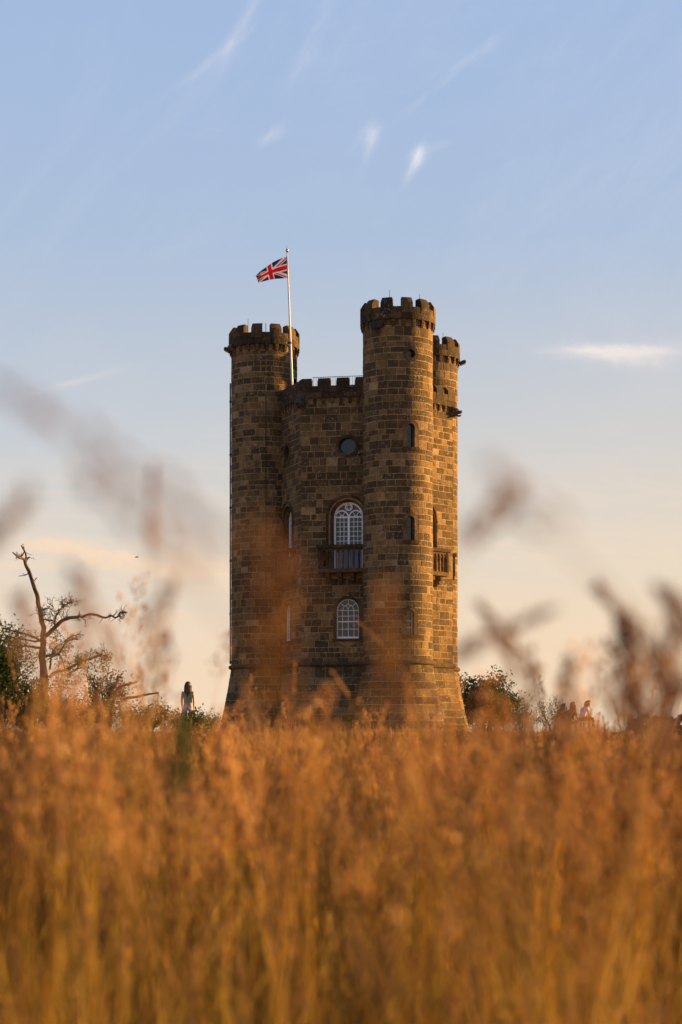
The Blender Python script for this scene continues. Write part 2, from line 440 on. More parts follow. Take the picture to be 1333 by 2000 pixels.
def core_mesh(surf, S0, S1, z0, z1, ops, dz=0.12, ds=0.3, curved=True):
    m = M(); n = max(1, int(round((z1 - z0) / dz)))
    zsn = sorted(set([z0 + (z1 - z0) * i / n for i in range(n + 1)] + [x for o in ops for x in ((o.z0 if o.kind != 'circle' else o.bot(.3 * o.rim)), o.zs, o.top(.4 * o.rim)) if z0 < x < z1]))
    for a, b in zip(zsn, zsn[1:]):
        mid = (a + b) / 2
        live = [o for o in ops if o.w(mid, .4 * o.rim) > 0 or o.w(a + 1e-4, .4 * o.rim) > 0]
        for L, Rr in segments(live, S0, S1, [a + 1e-5, b - 1e-5], .0 if not live else .4 * live[0].rim):
            wd = max(Rr[0] - L[0], Rr[1] - L[1])
            if wd < .005: continue
            k = max(1, int(wd / ds)) if curved else 1
            vs = [surf.mp(L[0] + (Rr[0] - L[0]) * i / k, a, 0) for i in range(k + 1)] + [surf.mp(L[1] + (Rr[1] - L[1]) * i / k, b, 0) for i in range(k + 1)]
            m.add(vs, [(i, i + 1, k + 2 + i, k + 1 + i) for i in range(k)], R.random() * .3 + .5)
    return m

STONES = []        # (score, verts, faces, tone)
def stone(surf, L, Rr, zl, curved, score, tone, proud=None):
    nz = len(zl); wd = max(b - a for a, b in zip(L, Rr))
    k = max(2, int(round(wd / .22))) if curved else 2
    pr = proud if proud is not None else .004 + R.random() * .010
    g_ = .013; ins2 = .014
    jit = [(R.random() - .5) * .008 for _ in range(4)]
    vs = []
    def row(ins, d, full):
        pts = []
        for j in range(nz):
            z = zl[j]
            if j == 0: z = z + g_ + ins + jit[0]
            elif j == nz - 1: z = z - g_ - ins + jit[1]
            l = L[j] + (0 if L[j] <= 1e-6 and not curved else g_) + ins * 1.0 + jit[2]; r = Rr[j] - (0 if (not curved and Rr[j] >= surf.L - 1e-6) else g_) - ins + jit[3]
            if not curved:
                if L[j] <= 1e-6: l = 0.0
                if Rr[j] >= surf.L - 1e-6: r = surf.L
            if r < l: l = r = (l + r) / 2
            for i in range(k + 1):
                if full or j in (0, nz - 1) or i in (0, k):
                    pts.append(surf.mp(l + (r - l) * i / k, z, d))
        return pts
    full = row(ins2, pr, True)
    base = row(0, pr - .009, True); back = row(0, -.012, True)
    W_ = k + 1
    per = [(0, i) for i in range(W_)] + [(j, k) for j in range(1, nz)] + [(nz - 1, i) for i in range(k - 1, -1, -1)] + [(j, 0) for j in range(nz - 2, 0, -1)]
    idx = lambda j, i: j * W_ + i
    vs = list(full)
    fs = [(idx(j, i), idx(j, i + 1), idx(j + 1, i + 1), idx(j + 1, i)) for j in range(nz - 1) for i in range(k)]
    n0 = len(vs); vs += [base[idx(*p)] for p in per]; n1 = len(vs); vs += [back[idx(*p)] for p in per]
    m = len(per)
    for q in range(m):
        a, b = q, (q + 1) % m
        fs.append((n0 + a, n0 + b, idx(*per[b]), idx(*per[a])))
        fs.append((n1 + a, n1 + b, n0 + b, n0 + a))
    STONES.append((score, vs, fs, tone))

def masonry(surf, S0, S1, z0, z1, ops, curved, facing, lo=.23, hi=.37, wlo=.26, whi=.68, pale=.07, blocks=False):
    z = z0
    while z < z1 - .02:
        h = R.uniform(lo, hi)
        if z1 - (z + h) < lo * .7: h = z1 - z
        za, zb = z, z + h; z = zb
        near = [o for o in ops if o.top(o.rim) > za + .01 and o.bot(o.rim) < zb - .01]
        curvy = [o for o in near if (o.kind == 'circle') or (o.kind == 'arch' and zb > o.zs - .01)]
        zl = [za, zb] if not curvy else [za + (zb - za) * i / 4 for i in range(5)]
        shift = R.random() * .2
        ex = near[0].rim if near else 0
        zq = [min(max(q, za + .002), zb - .002) for q in zl]
        for o in near: pass
        for L, Rr in segments(near, S0, S1, zq, ex):
            lm, rm = max(L), min(Rr)
            lmid = sum(L) / len(L); rmid = sum(Rr) / len(Rr)
            if rmid - lmid < .04: continue
            cuts = []; x = lm + R.uniform(wlo, whi)
            if rm - lm > wlo * 1.4:
                if lm == S0: x = lm + R.uniform(wlo * .6, whi)
                while x < rm - wlo * .62:
                    cuts.append(x); x += R.uniform(wlo, whi)
            edges = [L] + [[c] * len(zl) for c in cuts] + [Rr]
            for a, b in zip(edges, edges[1:]):
                cx = (sum(a) + sum(b)) / 2 / len(a); wd = (sum(b) - sum(a)) / len(a)
                if wd < .03: continue
                tone = .06 + R.random() ** 1.15 * .74
                q = R.random()
                if q < pale and z > 5: tone = R.uniform(.93, 1)
                fx = facing(cx)
                stone(surf, a, b, zl, curved, wd * (zb - za) * fx, tone)

# ---- openings
def wall_ops(wl, small=False):
    c = wl.L / 2; Yc = wl.mp(c, 0, 0).y
    k = (HZ - 0) and 1
    z = lambda u: zu(u)
    rnd = Opening('circle', c, 0, z(580), 16.7 * U, 6.5 * U)
    big = Opening('arch', c, z(333), z(441), 29 * U, 14 * U)
    lowr = Opening('arch', c, z(200), z(256), 22.8 * U, 5.5 * U)
    return rnd, big, lowr
WL = [Wall(HEXV[0], HEXV[1]), Wall(HEXV[1], HEXV[2]), Wall(HEXV[2], HEXV[3]), Wall(HEXV[3], HEXV[4]), Wall(HEXV[4], HEXV[5]), Wall(HEXV[5], HEXV[0])]
# which way round each runs: left to right as seen from outside
TU = [Turret(c) for c in TUR]
Z_WTOP = zu(676)      # underside of the wall parapet
Z_TTOP = zu(808)      # underside of the turret parapet

cos = math.cos
def facing_t(c):
    def f(s): return max(0.0, cos(s / RT)) * (F / (c.y / 1.0)) / (F / 87.7)
    return f
view = lambda n: max(0.0, -(n.y))
def small_op(px, yt, yb, tur, half=7.6):
    th = math.asin((px - 666) / F * tur.c.y / RT - tur.c.x / RT) if False else math.asin(max(-1, min(1, (((px - 666) / F * (tur.c.y - RT * .93)) - tur.c.x) / RT)))
    Y = tur.c.y - RT * cos(th)
    return Opening('arch', th * RT, zp(yb, Y), zp(yt, Y) - half * U, half * U, 8 * U)
t2 = TU[1]
ops_t2 = [small_op(802.7, 827, 873, t2), small_op(802.5, 1008, 1055, t2), small_op(801.3, 1191.6, 1239, t2)]
th = ops_t2[0].c
rw = Opening('circle', th, 0, zp(690.7, t2.c.y - RT * .93), 8.2 * U, 6.5 * U); rw.rim = 6.5 * U
ops_t2.append(rw)
door1 = Opening('rect', RT * rad(72), zu(688), zu(745), 9 * U, .0)
ops_t = [[door1], ops_t2, []]

names = ['turret', 'turret', 'turret']
for i, tu in enumerate(TU):
    S = PI * RT
    cm = core_mesh(tu, -S, S, ZB - .6, Z_TTOP + .05, ops_t[i], dz=.16 if i == 1 else .3, ds=.16)
    tobj = cm.build('turret', MAT_MORTAR, tower, label=['left round turret behind the flagpole', 'tall front round turret with arrow-slit windows', 'rear round turret half hidden behind the front one'][i])
    Sv = RT * rad(118)
    # the round string course divides the two masonry zones
    masonry(tu, -Sv, Sv, ZB - .2, Z_STR - .06, [], True, facing_t(tu.c) if i == 1 else (lambda s: 0), lo=.30, hi=.42, wlo=.45, whi=.95, pale=.0)
    fa = facing_t(tu.c)
    if i == 1: fn = fa
    elif i == 0: fn = (lambda s, fa=fa: fa(s) * .93 if s < RT * rad(28) else 0)
    else: fn = (lambda s, fa=fa: fa(s) * .8 if s > RT * rad(30) else 0)
    masonry(tu, -Sv, Sv, Z_STR + .06, Z_TTOP - .28, ops_t[i], True, fn, pale=.06 if i == 0 else .03)
for i, wl in enumerate(WL[:3] + [WL[3]] + WL[4:]):
    ops = list(wall_ops(wl)) if i < 4 else []
    cm = core_mesh(wl, 0, wl.L, ZB - .6, Z_WTOP + .05, ops, dz=.14 if i < 4 else 1.0, curved=False)
    cm.build('wall', MAT_MORTAR, tower)
    if i < 4:
        fv = view(wl.n.to_3d() if False else Vector((wl.n.x, wl.n.y, 0)))
        if i == 1: fn = lambda s, fv=fv: fv * .97
        elif i == 2: fn = lambda s, fv=fv, wl=wl: fv * .9 if s > wl.L * .55 else 0
        elif i == 0: fn = lambda s, fv=fv: fv * .9
        else: fn = lambda s: 0
        masonry(wl, 0, wl.L, ZB - .2, Z_STR - .06, [], False, fn, lo=.30, hi=.42, wlo=.45, whi=.95, pale=0)
        masonry(wl, 0, wl.L, Z_STR + .06, Z_WTOP - .24, ops, False, fn, pale=.03)

# upper ring of stone behind the corbels
for i, tu in enumerate(TU):
    m = M(); n = 44
    for k in range(n):
        a0 = -PI + 2 * PI * k / n; a1 = -PI + 2 * PI * (k + 1) / n
        m.box(tu.mp, a0 * RT + .008, a1 * RT - .008, Z_TTOP - .27, Z_TTOP + .1, -.02, .012, R.random() * .9, .008)
    m.build('corbel_course', MAT_STONE, tower, kind='stuff')
for i, wl in enumerate(WL[:4]):
    m = M(); x = 0
    while x < wl.L:
        x2 = min(wl.L, x + R.uniform(.3, .5))
        m.box(wl.mp, x + (.008 if x > 0 else 0), x2 - (.008 if x2 < wl.L else 0), Z_WTOP - .23, Z_WTOP + .05, -.02, .012, R.choice([.6, .75, .95, .9, .5]), .008); x = x2
    m.build('corbel_course', MAT_STONE, tower, kind='stuff')

STONES.sort(key=lambda s: -s[0])
N_IND = 300
for sc_, vs, fs, tone in STONES[:N_IND]:
    m = M(); m.add(vs, fs, tone); m.build('stone', MAT_STONE, tower)
m = M()
for sc_, vs, fs, tone in STONES[N_IND:]: m.add(vs, fs, tone)
m.build('stonework', MAT_STONE, tower, kind='stuff')

# ---- string course (round moulding)
def roll(mpf, S0, S1, z, r, d, n, k=8, tone=.4, parent=tower, name='string_course', mt=None):
    m = M(); vs = []; fs = []
    for i in range(n + 1):
        s = S0 + (S1 - S0) * i / n
        for q in range(k):
            a = 2 * PI * q / k
            vs.append(mpf(s, z + r * math.sin(a), d + r * math.cos(a)))
    for i in range(n):
        for q in range(k): fs.append((i * k + q, i * k + (q + 1) % k, (i + 1) * k + (q + 1) % k, (i + 1) * k + q))
    m.add(vs, fs, tone); return m.build(name, mt or MAT_TRIM, parent, smooth=True)
def flat(mpo):      # mapping that ignores the batter, for things just at the string course
    return mpo
for tu in TU:
    def mpr(a, z, d, tu=tu):
        thh = a / RT; r = RT + d
        return Vector((tu.c.x + r * math.sin(thh), tu.c.y - r * math.cos(thh), z))
    roll(mpr, -PI * RT, PI * RT, Z_STR, 4.6 * U, .045, 40)
for wl in WL:
    def mpw(a, z, d, wl=wl):
        q = .57735 * d; aa = a - q if a < .001 else (a + q if a > wl.L - .001 else a)
        p = wl.a + wl.t * aa + wl.n * d
        return Vector((p.x, p.y, z))
    roll(mpw, 0, wl.L, Z_STR, 4.6 * U, .045, 1)

# ---- battlements
def merlon(m, mpf, s0, s1, z0, zf, zr, d_in, d_out, tone, n=3):
    """a coping-topped merlon: front edge at zf, rising to the ridge zr behind"""
    prof = [(d_out, z0), (d_out, zf), (d_out - .36 * (d_out - d_in) - .0, zr), (d_in, zr - .03), (d_in, z0)]
    vs = []; k = len(prof); fs = []
    for i in range(n + 1):
        s = s0 + (s1 - s0) * i / n
        vs += [mpf(s, z, d) for d, z in prof]
    for i in range(n):
        for q in range(k): fs.append((i * k + q, (i + 1) * k + q, (i + 1) * k + (q + 1) % k, i * k + (q + 1) % k))
    fs.append(tuple(range(k))); fs.append(tuple(n * k + q for q in range(k - 1, -1, -1)))
    m.add(vs, fs, tone)
def corbel(m, mpf, sc, w_, ztop, h, dout, tone):
    for q, (a, b, f) in enumerate(((0, .45, 1.0), (.45, .8, .74), (.8, 1.0, .45))):
        m.box(mpf, sc - w_ / 2 * (1 - .04 * q), sc + w_ / 2 * (1 - .04 * q), ztop - h * b, ztop - h * a, -.02, dout * f, tone, .015)
PT = 5.6 * U
for i, tu in enumerate(TU):
    ph = [-19.0, 4.0, 4.0][i]
    cph = [-9.3, -8.8, -8.8][i]
    cr = tu
    # bands
    par = link('parapet', None, tower)
    n = 22
    for lv, (za, zb, dd) in enumerate(((zu(808), zu(820.5), PT), (zu(820.5), zu(832), PT - .02))):
        m = M(); dark = .3
        for k in range(n):
            a0 = rad(ph) + 2 * PI * (k + (.5 if lv else 0)) / n; a1 = a0 + 2 * PI / n
            for q in range(3):
                b0 = a0 + (a1 - a0) * q / 3; b1 = a0 + (a1 - a0) * (q + 1) / 3
                if q == 0: tn = R.random() * .7
                m.box(tu.mp, b0 * RT + (.006 if q == 0 else 0), b1 * RT - (.006 if q == 2 else 0), za + .004, zb - .004, -RT * .22, dd, tn)
        m.build('parapet_band', MAT_DARKTRIM, par)
    for k in range(11):
        a0 = rad(ph) + 2 * PI * k / 11; a1 = a0 + rad(17.5)
        m = M(); merlon(m, tu.mp, a0 * RT, a1 * RT, zu(820.5) + .003, zu(840), zu(850.5), -RT * .20, PT, R.random() * .8, 4)
        m.build('merlon', MAT_DARKTRIM, par)
    for k in range(22):
        a = rad(cph) + 2 * PI * k / 22
        m = M(); corbel(m, tu.mp, a * RT, 6.2 * U, zu(808), 13.5 * U, PT - .01, R.random() * .7)
        m.build('corbel', MAT_TRIM, par)
    m = M(); nn = 24
    m.add([(tu.c.x + RT * .8 * math.sin(2 * PI * k / nn), tu.c.y + RT * .8 * math.cos(2 * PI * k / nn), zu(815)) for k in range(nn)], [tuple(range(nn))])
    m.build('turret_roof', MAT_LEAD, tower)
for i, wl in enumerate(WL):
    par = link('parapet', None, tower)
    m = M()
    L = wl.L; d = 5 * U
    for (za, zb, dd, mt_) in ((zu(676), zu(687.5), d, 0), (zu(687.5), zu(700), d - .015, 1)):
        x = 0
        while x < L - 1e-6:
            x2 = min(L, x + R.uniform(.8, 1.1))
            if L - x2 < .4: x2 = L
            m.box(wl.mp, x + (.005 if x > 0 else 0), x2 - (.005 if x2 < L else 0), za + .004, zb - .004, -.34, dd, R.random() * .7); x = x2
    m.build('parapet_band', MAT_DARKTRIM, par)
    # merlons counted from the bare corner
    s = -23 * U if i % 2 == 1 else -23 * U
    rng = []
    p0 = 20 * U
    rng.append((0.0, p0))
    x = p0 + 13.5 * U
    while x < L - .1:
        rng.append((x, min(L, x + 24 * U))); x += 37.8 * U
    for (a, b) in rng:
        if i % 2 == 0: a, b = L - b, L - a
        m = M(); merlon(m, wl.mp, a, b, zu(687.5) + .003, zu(707), zu(716), -.36, d, R.random() * .7, 1)
        m.build('merlon', MAT_DARKTRIM, par)
    if i < 4:
        x = 10 * U
        while x < L - .1:
            xx = x if i % 2 == 1 else L - x
            m = M(); corbel(m, wl.mp, xx, 6.2 * U, zu(676), 11.5 * U, d - .01, R.random() * .7); m.build('corbel', MAT_TRIM, par)
            x += 17.6 * U
# roof
m = M(); m.add([(v.x, v.y, zu(690)) for v in HEXV], [(5, 4, 3, 2, 1, 0)]); m.build('roof', MAT_LEAD, tower)

# ---- windows
def arch_pts(c, z0, zs, r, n=16, close=True):
    pts = [(c - r, z0), ] + [(c - r * cos(PI * k / n), zs + r * math.sin(PI * k / n)) for k in range(n + 1)] + [(c + r, z0)]
    return pts
def circ_pts(c, zs, r, n=28):
    return [(c + r * math.sin(2 * PI * k / n), zs + r * math.cos(2 * PI * k / n)) for k in range(n)]
def ring(m, mpf, inner, outer, di, do, dback, tone, closed, dout=-.02):
    """front face between two outlines, reveal inwards, edge outwards"""
    n = len(inner)
    vs = [mpf(*p, di) for p in inner] + [mpf(*p, do) for p in outer] + [mpf(*p, dback) for p in inner] + [mpf(*p, dout) for p in outer]
    fs = []
    for i in range(n if closed else n - 1):
        j = (i + 1) % n
        fs += [(i, j, n + j, n + i), (2 * n + i, 2 * n + j, j, i), (n + i, n + j, 3 * n + j, 3 * n + i)]
    if not closed:
        fs += [(0, n, 3 * n, 2 * n), (n - 1, 2 * n - 1, 4 * n - 1, 3 * n - 1)]
    m.add(vs, fs, tone)
def bar(m, mpf, p, q, wd, d0, d1):
    p = Vector(p); q = Vector(q); t = (q - p).normalized(); n = Vector((-t.y, t.x)) * wd / 2
    m.prism(mpf, [tuple(p - n), tuple(q - n), tuple(q + n), tuple(p + n)], d0, d1)
def arcbar(m, mpf, c, r, a0, a1, wd, d0, d1, n=14):
    for k in range(n):
        b0 = a0 + (a1 - a0) * k / n; b1 = a0 + (a1 - a0) * (k + 1) / n
        pts = [(c[0] + rr * cos(b), c[1] + rr * math.sin(b)) for rr, b in ((r - wd / 2, b0), (r + wd / 2, b0), (r + wd / 2, b1), (r - wd / 2, b1))]
        m.prism(mpf, pts[::-1], d0, d1)

def voussoirs(par, mpf, c, z0, zs, ri, ro, di, do, dback, nblk, jamb, mt, step=6):
    """an arch surround of separate dressed blocks"""
    def blk(inner, outer):
        m = M(); ring(m, mpf, inner, outer, di, do, dback, R.random() * .8, False); m.build('arch_stone', mt, par)
    e = .004
    for k in range(nblk):
        a0 = PI * k / nblk + (e / ri if k else 0); a1 = PI * (k + 1) / nblk - (e / ri if k < nblk - 1 else 0)
        aa = [a0 + (a1 - a0) * i / step for i in range(step + 1)]
        blk([(c - ri * cos(a), zs + ri * math.sin(a)) for a in aa], [(c - ro * cos(a), zs + ro * math.sin(a)) for a in aa])
    H = (zs - z0) / jamb
    for k in range(jamb):
        za = z0 + H * k + e; zb = z0 + H * (k + 1) - e
        blk([(c - ri, za), (c - ri, zb)], [(c - ro, za), (c - ro, zb)])
        blk([(c + ri, zb), (c + ri, za)], [(c + ro, zb), (c + ro, za)])

def round_window(mpf, op, nm='round_window'):
    par = link(nm, None, tower)
    n = 28
    for k in range(4):
        a0 = PI / 2 * k + .01; a1 = PI / 2 * (k + 1) - .01
        aa = [a0 + (a1 - a0) * i / 8 for i in range(9)]
        m = M(); ring(m, mpf, [(op.c + op.r * math.sin(a), op.zs + op.r * cos(a)) for a in aa], [(op.c + (op.r + op.rim) * math.sin(a), op.zs + (op.r + op.rim) * cos(a)) for a in aa], .045, .045, -.26, R.random() * .6, False)
        m.build('arch_stone', MAT_TRIM, par)
    m = M(); m.add([mpf(*p, -.2) for p in circ_pts(op.c, op.zs, op.r + .02, n)], [tuple(range(n))]); m.build('pane', MAT_GLASS, par)
    m = M(); ring(m, mpf, circ_pts(op.c, op.zs, op.r - .035, n), circ_pts(op.c, op.zs, op.r + .0, n), -.17, -.17, -.21, .3, True, -.21); m.build('frame', MAT_IRON, par)

def big_window(wl, op):
    mpf = wl.mp; c = op.c; z0 = op.z0; zs = op.zs; r = op.r
    par = link('balcony_window', None, tower)
    voussoirs(par, mpf, c, z0, zs, r + 9 * U, r + 14 * U, .07, .05, -.12, 7, 5, MAT_DARKTRIM)
    voussoirs(par, mpf, c, z0, zs, r + 1 * U, r + 9.3 * U, -.16, -.09, -.62, 5, 4, MAT_TRIM)
    for sgn in (-1, 1):
        x = c + sgn * (r + 4.5 * U); m = M()
        base = mpf(x, zs, -.06); base.z = 0
        m.lathe(base, [(.05, z0), (.05, z0 + .12), (.036, z0 + .15), (.034, zs - .16), (.042, zs - .15), (.042, zs - .12), (.036, zs - .10), (.055, zs - .03), (.06, zs + .03)], 10)
        m.build('column', MAT_TRIM, par, smooth=True)
    D0, D1 = -.38, -.30
    # glass with a slightly tilted lean
    m = M(); pts = arch_pts(c, z0, zs, r + .03, 16); m.add([mpf(*p, -.365) for p in pts], [tuple(range(len(pts)))[::-1]]); m.build('pane', MAT_GLASS, par)
    m = M(); fw = 4.6 * U
    ring(m, mpf, arch_pts(c, z0, zs, r - 3.0 * U, 16), arch_pts(c, z0, zs, r + .02, 16), D1, D1, D0, .5, False, D0)
    bar(m, mpf, (c, z0), (c, zs), 4.2 * U, D0, D1 + .01)
    bar(m, mpf, (c - r, zs), (c + r, zs), 3.2 * U, D0, D1 + .005)
    hr = (r - 3 * U) / 2
    for sg in (-1, 1):
        cx = c + sg * (hr + 1.0 * U)
        arcbar(m, mpf, (cx, zs), hr, 0, PI, 2.6 * U, D0, D1)
        arcbar(m, mpf, (cx, zs), 4.0 * U, 0, PI, 1.3 * U, D0, D1 - .02, 8)
        for a in (60, 120):
            bar(m, mpf, (cx + 4 * U * cos(rad(a)), zs + 4 * U * math.sin(rad(a))), (cx + hr * cos(rad(a)), zs + hr * math.sin(rad(a))), 1.2 * U, D0, D1 - .02)
    cz = zs + r * .685
    arcbar(m, mpf, (c, cz), 6.6 * U, 0, 2 * PI, 2.2 * U, D0, D1, 20)
    for (a, b) in (((-3.4, -3.4), (3.4, -3.4)), ((3.4, -3.4), (3.4, 3.4)), ((3.4, 3.4), (-3.4, 3.4)), ((-3.4, 3.4), (-3.4, -3.4))):
        bar(m, mpf, (c + a[0] * U, cz + a[1] * U), (c + b[0] * U, cz + b[1] * U), 1.0 * U, D0, D1 - .02)
    m.build('frame', MAT_WHITE, par)
    gw = r - 3.6 * U; zd = zu(381)
    m = M()
    for sg in (-1, 1):
        a, b = sorted((c + sg * 2.1 * U, c + sg * gw)); m.box(mpf, a, b, z0, zd - .02, D0, D1 - .03, .5); m.box(mpf, a + .09, b - .09, z0 + .12, zd - .14, D1 - .03, D1 - .01, .5, .008)
    m.build('door_panel', MAT_DOOR, par)
    m = M()
    for sg in (-1, 1):
        for k in (1, 2):
            x = c + sg * (2.1 * U + (gw - 2.1 * U) * k / 3)
            bar(m, mpf, (x, zd), (x, zs), 1.15 * U, D0, D1 - .025)
    z = zs - 9.4 * U
    while z > zd - .05:
        bar(m, mpf, (c - gw, z), (c + gw, z), 1.05 * U, D0, D1 - .028); z -= 9.4 * U
    m.build('glazing_bars', MAT_WHITE, par)

def low_window(wl, op):
    mpf = wl.mp; c = op.c; z0 = op.z0; zs = op.zs; r = op.r
    par = link('sash_window', None, tower)
    voussoirs(par, mpf, c, z0, zs, r, r + 5.5 * U, .03, .03, -.26, 5, 3, MAT_TRIM)
    m = M(); m.box(mpf, c - r - 7 * U, c + r + 7 * U, z0 - 5.2 * U, z0, -.25, .10, .3, .01); m.build('sill', MAT_DARKTRIM, par)
    D0, D1 = -.22, -.15
    m = M(); pts = arch_pts(c, z0, zs, r + .02, 16); m.add([mpf(*p, -.205) for p in pts], [tuple(range(len(pts)))[::-1]]); m.build('pane', MAT_GLASS, par)
    m = M(); ring(m, mpf, arch_pts(c, z0, zs, r - 2.2 * U, 16), arch_pts(c, z0, zs, r + .02, 16), D1, D1, D0, .5, False, D0)
    m.box(mpf, c - r, c + r, z0, z0 + 4.5 * U, D0, D1 + .01)
    zm = z0 + (zs + r - z0) * .43
    bar(m, mpf, (c - r, zm), (c + r, zm), 2.0 * U, D0, D1 + .012)
    m.build('frame', MAT_WHITE, par)
    m = M()
    for x in (-.5, 0, .5): bar(m, mpf, (c + x * r, z0), (c + x * r, zs), 1.0 * U, D0, D1 - .02)
    for z in ((z0 + 4.5 * U + zm) / 2, (zm + zs) / 2, zs): bar(m, mpf, (c - r, z), (c + r, z), 1.0 * U, D0, D1 - .022)
    arcbar(m, mpf, (c, zs), r * .5, 0, PI, 1.0 * U, D0, D1 - .02, 12)
    arcbar(m, mpf, (c - r * .5, zs), r * .5, 0, rad(65), .8 * U, D0, D1 - .02, 6); arcbar(m, mpf, (c + r * .5, zs), r * .5, rad(115), PI, .8 * U, D0, D1 - .02, 6)
    for a in (45, 90, 135): bar(m, mpf, (c + r * .5 * cos(rad(a)), zs + r * .5 * math.sin(rad(a))), (c + r * .97 * cos(rad(a)), zs + r * .97 * math.sin(rad(a))), 1.0 * U, D0, D1 - .02)
    m.build('glazing_bars', MAT_WHITE, par)

def balcony(wl):
    c = wl.L / 2; H = 58 * U; D = 22 * U
    def mpf(a, z, d):
        p = wl.a + wl.t * a + wl.n * d; return Vector((p.x, p.y, z))
    zt = zu(384); zr = zu(376.5); zf = zu(337.5); zb = zu(329)
    fl = M(); fl.box(mpf, c - H + 3 * U, c + H - 3 * U, zb, zf, -.02, D - 1 * U, .5, .02)
    par = fl.build('balcony', MAT_TRIM, tower)
    m = M(); m.box(mpf, c - H, c + H, zr, zt, D - 7 * U, D + 2.5 * U, .2, .03)
    m.box(mpf, c - H, c - H + 9 * U, zr, zt - .01, -.02, D - 7 * U, .2); m.box(mpf, c + H - 9 * U, c + H, zr, zt - .01, -.02, D - 7 * U, .2)
    m.build('rail', MAT_DARKTRIM, par)
    # piers, balusters and pointed heads
    for sg in (-1, 1):
        x = c + sg * (H - 6.5 * U)
        m = M(); m.box(mpf, x - 3.6 * U, x + 3.6 * U, zf, zr, D - 6.5 * U, D, .3, .02); m.build('pier', MAT_DARKTRIM, par)
    def bal(mpq, s, d):
        m = M(); base = mpq(s, 0, d); base.z = 0
        h = zr - zf
        m.lathe(base, [(2.3 * U, zf), (2.3 * U, zf + .05 * h), (1.75 * U, zf + .12 * h), (2.1 * U, zf + .3 * h), (1.8 * U, zf + .58 * h), (2.5 * U, zf + .62 * h), (2.0 * U, zf + .66 * h), (2.8 * U, zf + .76 * h)], 8, R.random())
        m.build('baluster', MAT_TRIM, par, smooth=False)
    def head(m, mpq, s0, s1, d0, d1):
        zsn = zf + .70 * (zr - zf); top = zr + .004
        mid = (s0 + s1) / 2
        apex = zf + .93 * (zr - zf)
        for sg in (-1, 1):
            e = s0 if sg < 0 else s1
            pts = [(e, zsn)] + [(e + (mid - e) * (1 - cos(q * PI / 2 / 4)) * 1.0 + (-sg) * 1.9 * U * (1 - q / 4), zsn + (apex - zsn) * math.sin(q * PI / 2 / 4)) for q in range(5)] + [(mid, top), (e, top)]
            if sg > 0: pts = pts[::-1]
            m.prism(mpq, pts, d0, d1, .4)
    n = 9; x0 = c - H + 10 * U; x1 = c + H - 10 * U
    m = M()
    for k in range(n + 1):
        s = x0 + (x1 - x0) * (k + .0) / n
        bal(mpf, s, D - 3.3 * U)
        if k < n: head(m, mpf, s, x0 + (x1 - x0) * (k + 1) / n, D - 5.2 * U, D - 1.4 * U)
    for sg in (-1, 1):
        def mps(a, z, d, sg=sg): return mpf(c + sg * (H - 3 * U - d), z, a)
        for k in range(2):
            s = 2 * U + (D - 9 * U) * (k + .5) / 2
            bal(mps, s, 3.3 * U)
        for k in range(2):
            head(m, mps, (D - 7 * U) * k / 2, (D - 7 * U) * (k + 1) / 2, 1.4 * U, 5.2 * U)
    m.build('arcade_heads', MAT_TRIM, par)
    for k in (-1.5, -.5, .5, 1.5):
        m = M(); corbel(m, mpf, c + k * 25 * U, 8 * U, zb, 20 * U, D - 6 * U, .4); m.build('bracket', MAT_TRIM, par)

for i, wl in enumerate(WL[:4]):
    rnd, big, lowr = wall_ops(wl)
    round_window(wl.mp, rnd); big_window(wl, big); low_window(wl, lowr); balcony(wl)
for k, op in enumerate(ops_t2[:3]):
    par = link('slit_window', None, tower)
    voussoirs(par, t2.mp, op.c, op.z0, op.zs, op.r, op.r + 8 * U, .03, .03, -.24, 3, 2, MAT_SURROUND, 5)
    m = M(); n = 4
    for q in range(n):
        a = op.c - op.r - 8.5 * U; b = op.c + op.r + 8.5 * U
        m.box(t2.mp, a + (b - a) * q / n, a + (b - a) * (q + 1) / n, op.z0 - 7 * U, op.z0, -.24, .09, .3)
    m.build('sill', MAT_TRIM, par)
    m = M(); pts = arch_pts(op.c, op.z0, op.zs, op.r + .02, 10); m.add([t2.mp(*p, -.2) for p in pts], [tuple(range(len(pts)))[::-1]]); m.build('pane', MAT_GLASS, par)
    m = M()
    ring(m, t2.mp, arch_pts(op.c, op.z0, op.zs, op.r - .02, 10), arch_pts(op.c, op.z0, op.zs, op.r, 10), -.16, -.16, -.2, .5, False, -.2)
    for q in (.35, .68): bar(m, t2.mp, (op.c - op.r, op.z0 + (op.zs - op.z0) * q), (op.c + op.r, op.z0 + (op.zs - op.z0) * q), .018, -.2, -.18)
    m.build('frame', MAT_WHITE if k == 2 else MAT_LEAD, par)
round_window(t2.mp, ops_t2[3], 'porthole')
# dark slab painted as the unlit interior of the left turret's roof doorway
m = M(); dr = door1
m.box(TU[0].mp, dr.c - dr.r, dr.c + dr.r, dr.z0, dr.zs, -.35, -.30); m.build('doorway_shade', MAT_DARK, tower)
